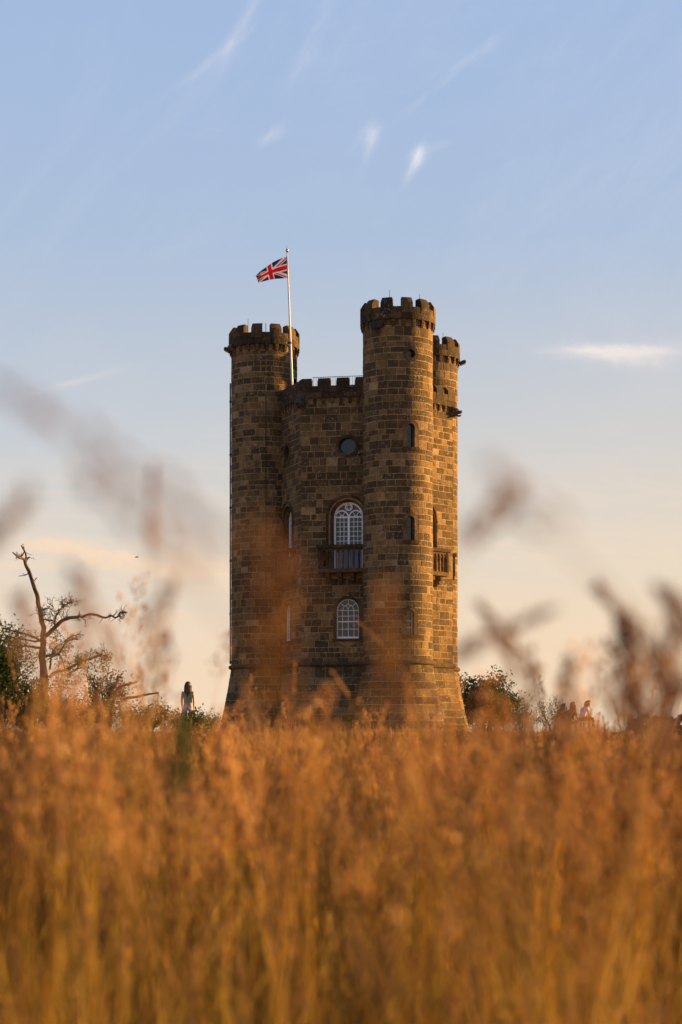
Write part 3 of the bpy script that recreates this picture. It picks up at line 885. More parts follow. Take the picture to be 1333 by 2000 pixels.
# lightning conductor, gutter pipe
m = M(); th = math.asin((519 - 666) / F * (TUR[0].y - RT) / RT - TUR[0].x / RT)
m.tube([TU[0].mp(th * RT, z, .045) for z in (zu(850), zu(820))] + [TU[0].mp(th * RT, zu(808), PT + .04), TU[0].mp(th * RT, zu(795), .045)] + [TU[0].mp(th * RT, z, .045) for z in (zu(600), zu(400), zu(200), zu(155))] + [TU[0].mp(th * RT, zu(150), .17), TU[0].mp(th * RT, zu(140), .06), TU[0].mp(th * RT, zu(60), .05)], .016, 5)
m.build('lightning_conductor', MAT_COPPER, tower)
m = M(); th = rad(-91)
m.tube([TU[0].mp(th * RT, z, .055) for z in (zu(740), zu(157))], .035, 8)
for z in (160, 260, 370, 480, 590, 700): m.lathe(TU[0].mp(th * RT, zu(z), .055), [(.05, 0), (.05, .08)], 8)
m.build('downpipe', MAT_IRON, tower)
def rod(tx, deg, h):
    m = M(); p = TU[tx].mp(rad(deg) * RT, zu(847), -.1); m.tube([p, p + Vector((0, 0, h))], .011, 5); m.build('lightning_rod', MAT_COPPER, tower)
rod(1, -16, .42); rod(1, 40, .30); rod(0, -29, .34); rod(0, -1, .10); rod(2, 33, .25)
# roof railing
wl = WL[1]
def mpi(a, z, d):
    p = wl.a + wl.t * a + wl.n * d; return Vector((p.x, p.y, z))
m = M(); zr = zu(722)
m.tube([mpi(18 * U, zr, -.55), mpi(wl.L + .2, zr, -.55)], .014, 5)
x = 20 * U
while x < wl.L: m.tube([mpi(x, zu(690), -.55), mpi(x, zr, -.55)], .009, 4); x += 4.9 * U
m.build('roof_railing', MAT_IRON, tower)

# ---- carved heads at the bare corners
def carved_head(k, sgn):
    v = HEXV[k]; dirn = (v - C0).normalized(); side = Vector((-dirn.y, dirn.x))
    par = None
    bm = bmesh.new()
    cz = zu(668)
    def ball(df, ds, dz, r, sx=1, sy=1, sz=1, sub=2):
        q = bmesh.ops.create_icosphere(bm, subdivisions=sub, radius=r * U)
        for vv in q['verts']:
            p = vv.co; l = Vector((p.x * sx, p.y * sy, p.z * sz))
            fwd = df * U + l.x; sd = ds * U + l.y
            xy = v + dirn * fwd + side * sd
            n_ = 1 + .0
            vv.co = Vector((xy.x, xy.y, cz + dz * U + l.z)) + noise.noise_vector(Vector((l.x * 9 + df, l.y * 9 + ds, l.z * 9 + dz))) * .022
    ball(4, 0, 0, 9.5, 1.1, 1, 1)           # skull
    ball(14, 0, -1.5, 5.2, 1.2, .95, .75)   # muzzle
    ball(17.5, 0, .8, 2.6, 1, 1.3, .8, 1)   # nose
    ball(13, 0, -8.5, 3.8, 1.35, .9, .55)   # jaw hanging open
    ball(10.5, -4, 4, 2.7, 1, 1, .6, 1); ball(10.5, 4, 4, 2.7, 1, 1, .6, 1)      # brows
    ball(11.5, -3.6, 1.6, 1.6, 1, 1, 1, 1); ball(11.5, 3.6, 1.6, 1.6, 1, 1, 1, 1)  # eyes
    ball(3, -9.5, 6, 2.6, .7, .5, 1.3, 1); ball(3, 9.5, 6, 2.6, .7, .5, 1.3, 1)  # ears
    for q in range(26):                     # mane locks
        a = R.uniform(-PI, PI); f = R.uniform(-4, 6)
        rr = R.uniform(8, 11)
        ball(f, rr * math.sin(a), rr * cos(a) * .95, R.uniform(2.2, 3.6), 1.1, .8, 1.4 if q % 2 else .8, 1)
    me = bpy.data.meshes.new('carved_head'); bm.to_mesh(me); bm.free(); me.materials.append(MAT_CARVED)
    me.attributes.new('tone', 'FLOAT', 'FACE').data.foreach_set('value', [.6] * len(me.polygons))
    return link('carved_lion_head', me, tower)
carved_head(1, 1); carved_head(3, 1)

# ---- floodlights
def floodlight(pos, yaw, tilt, label, w_=.42, h_=.30, strut=True, wallp=None):
    th_ = thing('floodlight', pos, label, 'floodlight', 'floodlights on the turrets')
    rot = Matrix.Rotation(yaw, 3, 'Z') @ Matrix.Rotation(tilt, 3, 'X')
    pos = Vector(pos)
    def mp(a, z, d): return pos + rot @ Vector((a, d, z))
    m = M(); m.box(mp, -w_ / 2, w_ / 2, -h_ / 2, h_ / 2, -.07, .05, .5, .03)
    for q in range(5): m.box(mp, -w_ / 2 + .05 + q * (w_ - .1) / 4 - .01, -w_ / 2 + .05 + q * (w_ - .1) / 4 + .01, -h_ / 2 + .03, h_ / 2 - .03, -.11, -.07)
    m.build('housing', MAT_IRON, th_)
    m = M(); m.box(mp, -w_ / 2 + .03, w_ / 2 - .03, -h_ / 2 + .03, h_ / 2 - .03, .052, .058); m.build('lens', MAT_LENS, th_)
    if wallp is not None:
        m = M(); m.tube([pos + rot @ Vector((0, -.05, 0)), wallp], .018, 6); m.tube([pos + rot @ Vector((0, .0, -h_ / 2)), wallp + Vector((0, 0, -.42))], .010, 5)
        m.build('bracket', MAT_IRON, th_)
t1c = TUR[0]; t3c = TUR[2]
zf1 = zp(687, t1c.y)
floodlight((t1c.x - RT - .20, t1c.y - .3, zf1), rad(90), rad(-62), 'black floodlight sticking out from the left turret', wallp=Vector((t1c.x - RT + .02, t1c.y - .3, zf1 + .05)))
floodlight((t1c.x - RT + .06, t1c.y - .78, zf1 + .03), rad(120), rad(-60), 'black floodlight tucked under the left turret battlements', wallp=Vector((t1c.x - RT * .85, t1c.y - .75, zf1 + .08)))
zf3 = zp(711, t3c.y)
floodlight((t3c.x + RT + .26, t3c.y - .2, zf3), rad(-90), rad(-68), 'black floodlight sticking out from the rear turret', wallp=Vector((t3c.x + RT - .02, t3c.y - .2, zf3 + .02)))
pf = t2.mp(rad(-38) * RT, zp(634, t2.c.y - RT), .20)
floodlight(pf, rad(-200), rad(-30), 'bluish glass floodlight under the front turret battlements', .36, .3, wallp=t2.mp(rad(-36) * RT, pf.z + .05, 0))
pf = t2.mp(rad(-29) * RT, zp(634, t2.c.y - RT), .2)
floodlight(pf, rad(-165), rad(-40), 'black floodlight right beside the bluish one on the front turret', .3, .26, wallp=t2.mp(rad(-28) * RT, pf.z + .05, 0))

# ---- flagpole and flag
YP = 3945 * U
pole = thing('flagpole', P(572, 770, YP), 'tall white flagpole with gilt finial leaning above the roof', 'flagpole')
b0 = P(571.6, 775, YP); t0 = P(560.8, 494, YP)
m = M(); m.tube([b0.lerp(t0, k / 8) for k in range(9)], [0.056 - .026 * k / 8 for k in range(9)], 12); m.build('mast', MAT_POLE, pole, smooth=True)
cp = P(566.8, 669.5, YP)
m = M(); m.lathe(cp - Vector((0, 0, .05)), [(.08, 0), (.08, .09)], 12); m.box(lambda a, z, d: cp + Vector((a, d, z)), -.13, -.07, -.06, .06, -.02, .02); m.build('collar', MAT_IRON, pole)
m = M(); m.lathe(t0 - Vector((0, 0, .01)), [(.03, 0), (.03, .06), (.055, .07), (.075, .11), (.075, .15), (.05, .19), (.03, .21), (.035, .23), (.02, .28), (.003, .34)], 12); m.build('finial', MAT_BRASS, pole, smooth=True)
m = M(); m.tube([P(562.5, 505, YP - .05), P(573.5, 765, YP - .10)], .006, 4); m.build('halyard', MAT_POLE, pole)

fm, t, b, o = mat('flag_cloth')
ca = t.new('ShaderNodeAttribute', attribute_name='print').outputs['Color']
co = t.new('ShaderNodeTexCoord').outputs['Object']
t.l.new(ca, b.inputs['Base Color']); b.inputs['Roughness'].default_value = .8; b.inputs['Specular IOR Level'].default_value = .1
tr = t.new('ShaderNodeBsdfTranslucent'); t.l.new(ca, tr.inputs[0]); mx = t.new('ShaderNodeMixShader'); mx.inputs[0].default_value = .15
t.l.new(b.outputs[0], mx.inputs[1]); t.l.new(tr.outputs[0], mx.inputs[2]); t.l.new(mx.outputs[0], o.inputs[0])
bmp = t.new('ShaderNodeBump'); bmp.inputs['Strength'].default_value = .15; t.l.new(t.noise(co, 6, 3), bmp.inputs['Height']); t.l.new(bmp.outputs[0], b.inputs['Normal'])
def jack(u, v):     # u 0..60 from the hoist, v 0..30 from the foot
    RED, WHT, BLU = (0.36, 0.010, 0.028), (0.50, 0.48, 0.56), (0.008, 0.024, 0.115)
    x = u - 30; y = v - 15
    if abs(x) <= 3 or abs(y) <= 3: return RED
    if abs(x) <= 5 or abs(y) <= 5: return WHT
    same = (x * y > 0)
    # signed distance to the diagonal of this quadrant, + above it
    s5 = math.sqrt(5)
    dd = (2 * y - x) / s5 if same else (2 * y + x) / s5
    # counterchanged red: hoist half, the broad white lies above; fly half, below
    if x < 0: r = -2 <= dd <= 0
    else: r = 0 <= dd <= 2
    if r: return RED
    if abs(dd) <= 3: return WHT
    return BLU
NU, NV = 96, 48
top = [(560.6, 500.5), (546, 506), (532, 513), (519, 522), (507, 531), (499.6, 538.5)]
bot = [(562.3, 542.2), (552, 543.8), (538, 544.8), (524, 547.2), (512, 550.2), (504.8, 552.2)]
def interp(pts, q):
    x = q * (len(pts) - 1); i = min(int(x), len(pts) - 2); f_ = x - i
    p0 = pts[max(i - 1, 0)]; p1 = pts[i]; p2 = pts[i + 1]; p3 = pts[min(i + 2, len(pts) - 1)]
    out_ = []
    for a, b_, c_, d_ in zip(p0, p1, p2, p3):
        out_.append(.5 * ((2 * b_) + (-a + c_) * f_ + (2 * a - 5 * b_ + 4 * c_ - d_) * f_ ** 2 + (-a + 3 * b_ - 3 * c_ + d_) * f_ ** 3))
    return out_
vs = []
for i in range(NU + 1):
    q = i / NU; a = interp(top, q); b_ = interp(bot, q)
    for j in range(NV + 1):
        v = j / NV
        px = b_[0] + (a[0] - b_[0]) * v; py = b_[1] + (a[1] - b_[1]) * v
        Y = YP - .02 + q * 1.15 + .13 * q * math.sin(q * 9 + v * 2.2) + .07 * q * math.sin(q * 21 - v * 3)
        vs.append(P(px, py, Y))
me = bpy.data.meshes.new('flag'); W_ = NV + 1
fs = [(i * W_ + j, (i + 1) * W_ + j, (i + 1) * W_ + j + 1, i * W_ + j + 1) for i in range(NU) for j in range(NV)]
me.from_pydata(vs, [], fs)
at = me.attributes.new('print', 'FLOAT_COLOR', 'FACE')
cols = []
for i in range(NU):
    for j in range(NV): cols += [*jack((i + .5) / NU * 60, (j + .5) / NV * 30), 1]
at.data.foreach_set('color', cols); me.materials.append(fm); me.polygons.foreach_set('use_smooth', [True] * len(fs))
link('flag', me, None, label='red, white and blue crossed flag flying from the pole', category='flag')

# ------------------------------------------------------------------ trees
def catmull(pts, per=4):
    out_ = []
    for i in range(len(pts) - 1):
        p0 = pts[max(i - 1, 0)]; p1 = pts[i]; p2 = pts[i + 1]; p3 = pts[min(i + 2, len(pts) - 1)]
        for k in range(per):
            f_ = k / per
            out_.append(.5 * ((2 * p1) + (-p0 + p2) * f_ + (2 * p0 - 5 * p1 + 4 * p2 - p3) * f_ ** 2 + (-p0 + 3 * p1 - 3 * p2 + p3) * f_ ** 3))
    out_.append(pts[-1]); return out_

def rvec(): 
    return Vector((R.gauss(0, 1), R.gauss(0, 1), R.gauss(0, 1))).normalized()

def twig(m, p, d, ln, r, depth, tips, kink=.5, up=.1):
    """a crooked twig that forks"""
    pts = [p]; n = 4
    for k in range(n):
        d = (d + rvec() * kink * .55 + Vector((0, 0, up))).normalized(); p = p + d * ln / n; pts.append(p)
    m.tube(pts, [r * (1 - .5 * k / n) for k in range(n + 1)], 4 if r > .012 else 3, R.random(), False)
    if depth <= 0: tips.append(p); return
    for k in range(R.choice([2, 2, 3])):
        q = pts[R.choice([2, 3, 4])]
        twig(m, q, (d + rvec() * .9).normalized(), ln * R.uniform(.5, .8), r * .6, depth - 1, tips, kink, up)

def leaves(m, c, n, spread, size):
    for k in range(n):
        p = c + Vector((R.gauss(0, 1), R.gauss(0, 1), R.gauss(0, .8))) * spread
        a = rvec(); b_ = a.cross(rvec()).normalized(); s_ = size * R.uniform(.6, 1.3)
        m.add([p - a * s_, p + b_ * s_ * .5 , p + a * s_, p - b_ * s_ * .5], [(0, 1, 2, 3)], R.random())

def Z6(x, y):      # a point read off an enlargement of the left part of the photo
    return (x / 4.04, 1040 + y / 4.04)

# --- half dead tree on the left
YT = 70.0
dead = thing('dead_tree', (P(84, 1400, YT).x, YT, ground(-10.7, YT)), 'half dead leafless tree with one tall crooked bare limb', 'tree')
limbs = [  # radius base, radius tip, points
    (.30, .20, [(350, 1480), (352, 1330), (350, 1130), (338, 1040), (330, 960), (335, 880), (352, 820)]),
    (.20, .105, [(352, 820), (340, 760), (322, 680), (312, 600), (290, 500), (268, 410), (238, 320), (208, 262), (200, 222)]),
    (.11, .05, [(200, 222), (175, 212), (150, 200), (128, 176)]), (.09, .05, [(202, 218), (220, 200), (238, 194)]),
    (.07, .05, [(208, 212), (213, 170), (200, 132), (184, 114)]), (.05, .035, [(184, 114), (172, 138), (152, 165), (130, 178)]),
    (.17, .10, [(352, 820), (385, 800), (430, 745), (480, 708), (540, 684), (610, 672), (650, 662)]), (.10, .04, [(650, 662), (700, 650), (760, 658), (830, 668), (885, 655), (915, 675), (950, 662), (972, 640), (1008, 646)]),
    (.08, .03, [(428, 745), (428, 690), (440, 640), (465, 600), (505, 570), (530, 535)]), (.06, .03, [(420, 690), (380, 688), (345, 680), (322, 650), (345, 605)]),
    (.10, .05, [(352, 985), (400, 970), (450, 950), (510, 870), (560, 845), (605, 846)]), (.07, .05, [(520, 862), (560, 838), (596, 816)]),
    (.12, .06, [(395, 1140), (450, 1105), (520, 1075), (580, 1035), (620, 1010), (680, 995), (740, 965), (785, 965)]),
    (.08, .04, [(395, 1080), (405, 1000), (420, 940), (460, 890)]), (.07, .03, [(548, 1135), (560, 1105), (600, 1095), (632, 1078)]),
    (.10, .04, [(335, 915), (270, 905), (200, 902), (120, 900)]), (.10, .04, [(340, 870), (290, 830), (240, 812), (180, 795), (120, 785), (80, 770)]),
    (.08, .03, [(338, 850), (270, 852), (190, 840), (100, 836), (20, 832)]), (.05, .03, [(385, 1010), (425, 980), (470, 960), (505, 1010), (525, 1050)]),
]
leaders = [limbs[0], limbs[1]]
m = M(); tips = []; lpts = []
ang_ = 0
for li, (r0, r1, pl) in enumerate(limbs):
    bend = R.uniform(-1.2, 1.2) if li > 1 else 0
    pts = [P(*Z6(x, y), YT) for x, y in pl]
    pts = [p + Vector((R.gauss(0, .02), bend * k / len(pts) + R.gauss(0, .03), 0)) for k, p in enumerate(pts)]
    c_ = catmull(pts, 4)
    c_ = [p + noise.noise_vector(p * 2.5) * .05 for p in c_]
    n_ = len(c_)
    rs = [(r0 + (r1 - r0) * (k / (n_ - 1))) * .52 * (1 + .12 * noise.noise(p * 4)) for k, p in enumerate(c_)]
    if li == 0:
        tm = M(); tm.tube(c_, rs, 9, .4); tm.build('trunk', MAT_DEADBARK, dead, smooth=True)
    else: m.tube(c_, rs, 7, .4)
    # little spurs and broken stubs
    for k in range(2, n_):
        if li == 0: continue
        if R.random() < (.18 if li < 6 else .5):
            d = rvec(); d.y *= .6
            twig(m, c_[k], d, R.uniform(.10, .30), rs[k] * .28 + .004, R.choice([0, 1]), tips if li > 6 else [])
    if li >= 6: lpts.append((c_, rs, li))
for c_, rs, li in lpts:
    end = c_[-1]; d = (c_[-1] - c_[-3]).normalized()
    for k in range({7: 9, 8: 12, 9: 8, 12: 12}.get(li, 4)):
        twig(m, c_[R.randint(int(len(c_) * .6), len(c_) - 1)], (d * .5 + rvec()).normalized(), R.uniform(.14, .34), .02, 3, tips, .95, .0)
for x, y in ((345, 610), (420, 590), (400, 620), (465, 600), (540, 560), (560, 545), (500, 640), (370, 690), (440, 690), (130, 180), (150, 190)):
    for k in range(3): twig(m, P(*Z6(x, y), YT), (rvec() + Vector((0, 0, .2))).normalized(), R.uniform(.16, .30) * (.5 if x < 200 else 1), .018, 3, tips if x > 200 else [], .95, .0)
m.build('bare_limbs', MAT_DEADBARK, dead, kind='stuff')
lm = M()
for q in tips:
    if q.z < P(0, 1265, YT).z and R.random() < .8: leaves(lm, q, 6, .10, .035)
    elif R.random() < .12: leaves(lm, q, 2, .04, .025)
for x, y, rr, n in ((430, 815, 50, 30), (400, 880, 60, 34), (520, 890, 50, 30), (560, 880, 30, 14), (200, 800, 50, 26), (160, 850, 60, 26), (110, 880, 60, 30), (260, 810, 40, 14), (540, 1050, 40, 26), (640, 1000, 30, 14), (700, 980, 40, 20), (750, 950, 30, 14), (600, 1160, 45, 30), (470, 1160, 80, 50), (180, 990, 70, 44), (260, 960, 60, 26), (450, 800, 50, 16)):
    for k in range(n):
        px, py = Z6(x + R.gauss(0, rr * .55), y + R.gauss(0, rr * .4)); leaves(lm, P(px, py, YT + R.gauss(0, .5)), 5, .09, .035)
lm.build('foliage', MAT_LEAFDRY, dead, kind='stuff')

def bush(name, label, cat, px, pyt, pyb, hw, Y, mt=None, n=70, group=None, bare=.0, size=.045, leafn=26, lop=1.0):
    """a multi stemmed bush or small tree with clumps of leaves along its branches"""
    base = P(px, pyb, Y); base.z = ground(base.x, Y) - .05
    H = P(px, pyt, Y).z - base.z; W_ = hw / F * Y
    th_ = thing(name, tuple(base), label, cat, group)
    m = M(); tips = []
    for k in range(max(4, n // 9)):
        a = R.uniform(0, 2 * PI); rr = R.random() ** .5
        d = Vector((cos(a) * rr * W_ * .9 / max(H, .1), math.sin(a) * rr * .8 * W_ / max(H, .1), 1)).normalized()
        p = base + Vector((cos(a), math.sin(a), 0)) * .12; pts = [p]; L_ = H * R.uniform(.55, .8)
        for q in range(6):
            d = (d + rvec() * .22).normalized(); p = p + d * L_ / 6; pts.append(p)
        m.tube(pts, [.055 * (H / 3 + .3) * (1 - .7 * q / 6) for q in range(7)], 6, .5)
        for q in (2, 3, 4, 5, 6):
            for j in range(2): twig(m, pts[q], (d + rvec() * 1.1).normalized(), R.uniform(.2, .42) * H * .5, .02, 1, tips, .6)
    m.build('trunk', MAT_BARK, th_)
    lm = M()
    tp = [q for q in tips]
    R.shuffle(tp)
    clumps = []
    for k in range(n):
        # lumpy dome outline
        a = R.uniform(0, 2 * PI); e = math.asin(R.uniform(-.6, 1)); rr = R.uniform(.5, 1.0)
        q = Vector((cos(a) * cos(e) * W_, math.sin(a) * cos(e) * W_ * .8, H * .45 + math.sin(e) * H * .52)) * 1
        lump = 1 + .5 * noise.noise(Vector((cos(a) * cos(e), math.sin(a) * cos(e), math.sin(e))) * 2.3 + Vector((px, 0, 0)))
        q = Vector((q.x * rr * lump, q.y * rr * lump, H * .42 + (q.z - H * .42) * rr * lump))
        clumps.append(base + q)
    for c_ in clumps:
        if R.random() < bare: continue
        leaves(lm, c_, leafn, .17 * (H / 3 + .4), size)
    for c_ in tp[:int(n * 1.4)]:
        if c_.z < base.z + H * .97: leaves(lm, c_, 8, .10, size * .9)
    lm.build('foliage', mt or MAT_LEAF, th_, kind='stuff')
    return th_

bush('leafy_tree', 'dark green leafy tree cut by the left edge', 'tree', -12, 1218, 1435, 50, 72, n=170, leafn=50, size=.07)
bush('hawthorn_bush', 'low olive green bush beneath the dead tree', 'bush', 62, 1322, 1440, 80, 69, n=110, leafn=40, mt=MAT_LEAFDRY, size=.06)
bush('hawthorn_tree', 'small round-headed tree leaning right with broken bare branches', 'tree', 205, 1298, 1440, 40, 73, n=70, leafn=30, mt=MAT_LEAFDRY, bare=.15, size=.055)
bush('bramble_bush', 'low dark bush under the dead branches left of the woman', 'bush', 290, 1368, 1440, 62, 70, n=70, leafn=34, bare=.1, size=.05)
bush('bramble_bush', 'low bush in front of the legs of the woman in the green top', 'bush', 372, 1386, 1440, 40, 61, n=70, leafn=34, bare=.1, size=.05)
bush('bramble_bush', 'low bush filling the gap under the broken branches', 'bush', 150, 1362, 1440, 70, 68, n=90, leafn=34, bare=.1, size=.05, mt=MAT_LEAFDRY)
bush('bramble_bush', 'small dark bush just left of the tower foot', 'bush', 404, 1390, 1440, 26, 80, n=40, leafn=26, bare=.1)
bush('round_tree', 'leafy green tree rising right behind the tower foot', 'tree', 950, 1312, 1440, 68, 118, n=150, leafn=60, size=.10, bare=.1)
bush('thin_bush', 'sparse bush beside the seated people', 'bush', 1080, 1362, 1440, 36, 100, n=46, leafn=18, bare=.3)
bush('distant_bush', 'low bush between the green tree and the people', 'bush', 1018, 1372, 1440, 44, 112, n=60, leafn=26, bare=.1)
# the broken branches that stick out of the hawthorn to the right
hb = M(); hw_ = []
for r0, pl in ((.07, [(870, 1280), (885, 1220), (925, 1180), (930, 1140), (965, 1148)]), (.065, [(905, 1290), (930, 1235), (980, 1205), (1040, 1190), (1082, 1178)]), (.06, [(940, 1345), (1000, 1308), (1060, 1300), (1130, 1285), (1190, 1273), (1250, 1266)]), (.05, [(925, 1290), (960, 1280), (985, 1280)]),
               (.09, [(860, 1560), (880, 1400), (905, 1290)]), (.07, [(1000, 1560), (960, 1430), (940, 1345)]), (.08, [(860, 1500), (840, 1380), (870, 1280)])):
    pts = catmull([P(*Z6(x, y), 72.6 + .3 * math.sin(x)) for x, y in pl], 4); hb.tube(pts, [r0 * (1 - .45 * k / len(pts)) for k in range(len(pts))], 7, .5)
    for k in range(3, len(pts), 2): twig(hb, pts[k], (rvec() + Vector((.4, 0, .1))).normalized(), R.uniform(.1, .3), .012, 1, hw_)
ht = bpy.data.objects['hawthorn_tree']
hb.build('broken_branches', MAT_DEADBARK, ht)

# ------------------------------------------------------------------ dry stone wall on the right
YW = 62.0
wall_th = thing('dry_stone_wall', (P(1290, 1440, YW).x, YW, ground(10, YW)), 'dry stone field wall topped with upright rough coping stones', 'wall')
zt = zp(1413, YW)
def rock(m, c, hx, hy, hz, rough=.18, tone=.5, lean=0.0):
    bm = bmesh.new(); bmesh.ops.create_icosphere(bm, subdivisions=1, radius=1)
    vs = []
    sd = R.uniform(0, 99)
    for v in bm.verts:
        p = v.co.normalized(); q = Vector([math.copysign(abs(x) ** .55, x) for x in p])
        q = q * (1 + rough * noise.noise(p * 1.6 + Vector((sd, 0, 0))))
        vs.append(Vector((c[0] + q.x * hx + q.z * hz * lean, c[1] + q.y * hy, c[2] + q.z * hz)))
    fs = [tuple(v.index for v in f.verts) for f in bm.faces]; bm.free()
    m.add(vs, fs, tone)
x = P(1226, 0, YW).x; xe = P(1500, 0, YW).x
while x < xe:
    wd = R.uniform(.09, .17); h = R.uniform(.20, .36)
    m = M(); rock(m, (x + wd / 2, YW + R.gauss(0, .02), zt + h / 2 - .05), wd * .56, .17, h * .56, .35, R.random(), R.uniform(-.25, .35)); m.build('coping_stone', MAT_DRYWALL, wall_th); x += wd
z = zt - .03
while z > ground(10, YW) - .12:
    h = R.uniform(.07, .11); x = P(1226, 0, YW).x
    while x < xe:
        wd = R.uniform(.18, .42); m = M(); rock(m, (x + wd / 2, YW + R.gauss(0, .015), z - h / 2), wd * .49, .2, h * .50, .2, R.random()); m.build('wall_stone', MAT_DRYWALL, wall_th); x += wd
    z -= h
m = M(); m.box(ident, P(1228, 0, YW).x, xe, ground(10, YW) - .1, zt - .08, YW - .08, YW + .08); m.build('rubble_core', MAT_DARK, wall_th)

# ------------------------------------------------------------------ wire fence in front of the tower
yf = 75.0
wf = thing('wire_fence', (P(700, 1430, yf).x, yf, ground(0, yf)), 'thin single-wire fence running in front of the tower foot', 'fence')
a = P(430, 1430, yf); b_ = P(960, 1416, yf + 1)
m = M(); m.tube([a.lerp(b_, k / 12) + Vector((0, 0, -.02 * math.sin(k * PI / 3) ** 2)) for k in range(13)], .010, 4); m.build('wire', MAT_IRON, wf)
for k in (0, .25, .5, .75, 1):
    p = a.lerp(b_, k); gz = ground(p.x, p.y); m = M(); m.tube([Vector((p.x, p.y + .03, gz - .2)), Vector((p.x, p.y + .03, p.z + .03))], .018, 6); m.build('post', MAT_IRON, wf)

# ------------------------------------------------------------------ people
def skin(name, verts, edges, radii, mt, parent, sub=2, root=0, smooth=True, squash=None):
    me = bpy.data.meshes.new(name); me.from_pydata([tuple(v) for v in verts], edges, [])
    o = bpy.data.objects.new(name + '_tmp', me); COL.objects.link(o)
    md = o.modifiers.new('skin', 'SKIN'); md.use_smooth_shade = True; md.branch_smoothing = .4
    for i, r_ in enumerate(radii):
        sv = me.skin_vertices[0].data[i]; sv.radius = (r_, r_) if not hasattr(r_, '__len__') else r_; sv.use_root = (i == root)
    s2 = o.modifiers.new('sub', 'SUBSURF'); s2.levels = sub; s2.render_levels = sub
    dg = bpy.context.evaluated_depsgraph_get(); dg.update()
    nm = bpy.data.meshes.new_from_object(o.evaluated_get(dg)); nm.name = name
    bpy.data.objects.remove(o); bpy.data.meshes.remove(me)
    nm.materials.clear(); nm.materials.append(mt)
    return link(name, nm, parent)

MAT_SKIN = plain('skin', (0.42, 0.22, 0.14), .6, var=.06)
MAT_HAIR = plain('brown_hair', (0.045, 0.022, 0.010), .55, var=.35, scale=30)
MAT_HAIR2 = plain('auburn_hair', (0.10, 0.042, 0.016), .55, var=.35, scale=30)
MAT_TEE = plain('white_cotton', (0.68, 0.67, 0.70), .9, var=.05)
MAT_GREEN = plain('grey_green_cotton', (0.16, 0.20, 0.13), .9, var=.1)
MAT_SHORT = plain('pale_denim', (0.36, 0.36, 0.42), .9, var=.1)
MAT_NAVY = plain('dark_trousers', (0.03, 0.035, 0.045), .9, var=.15)
MAT_BROWNC = plain('brown_top', (0.16, 0.075, 0.035), .9, var=.12)
MAT_SHOE = plain('dark_shoes', (0.04, 0.03, 0.03), .7)
MAT_WOOD = plain('weathered_bench_wood', (0.16, 0.12, 0.08), .85, var=.25, scale=18)

def hand(mp, wrist, dirn, side, verts, edges, radii, iw):
    pass

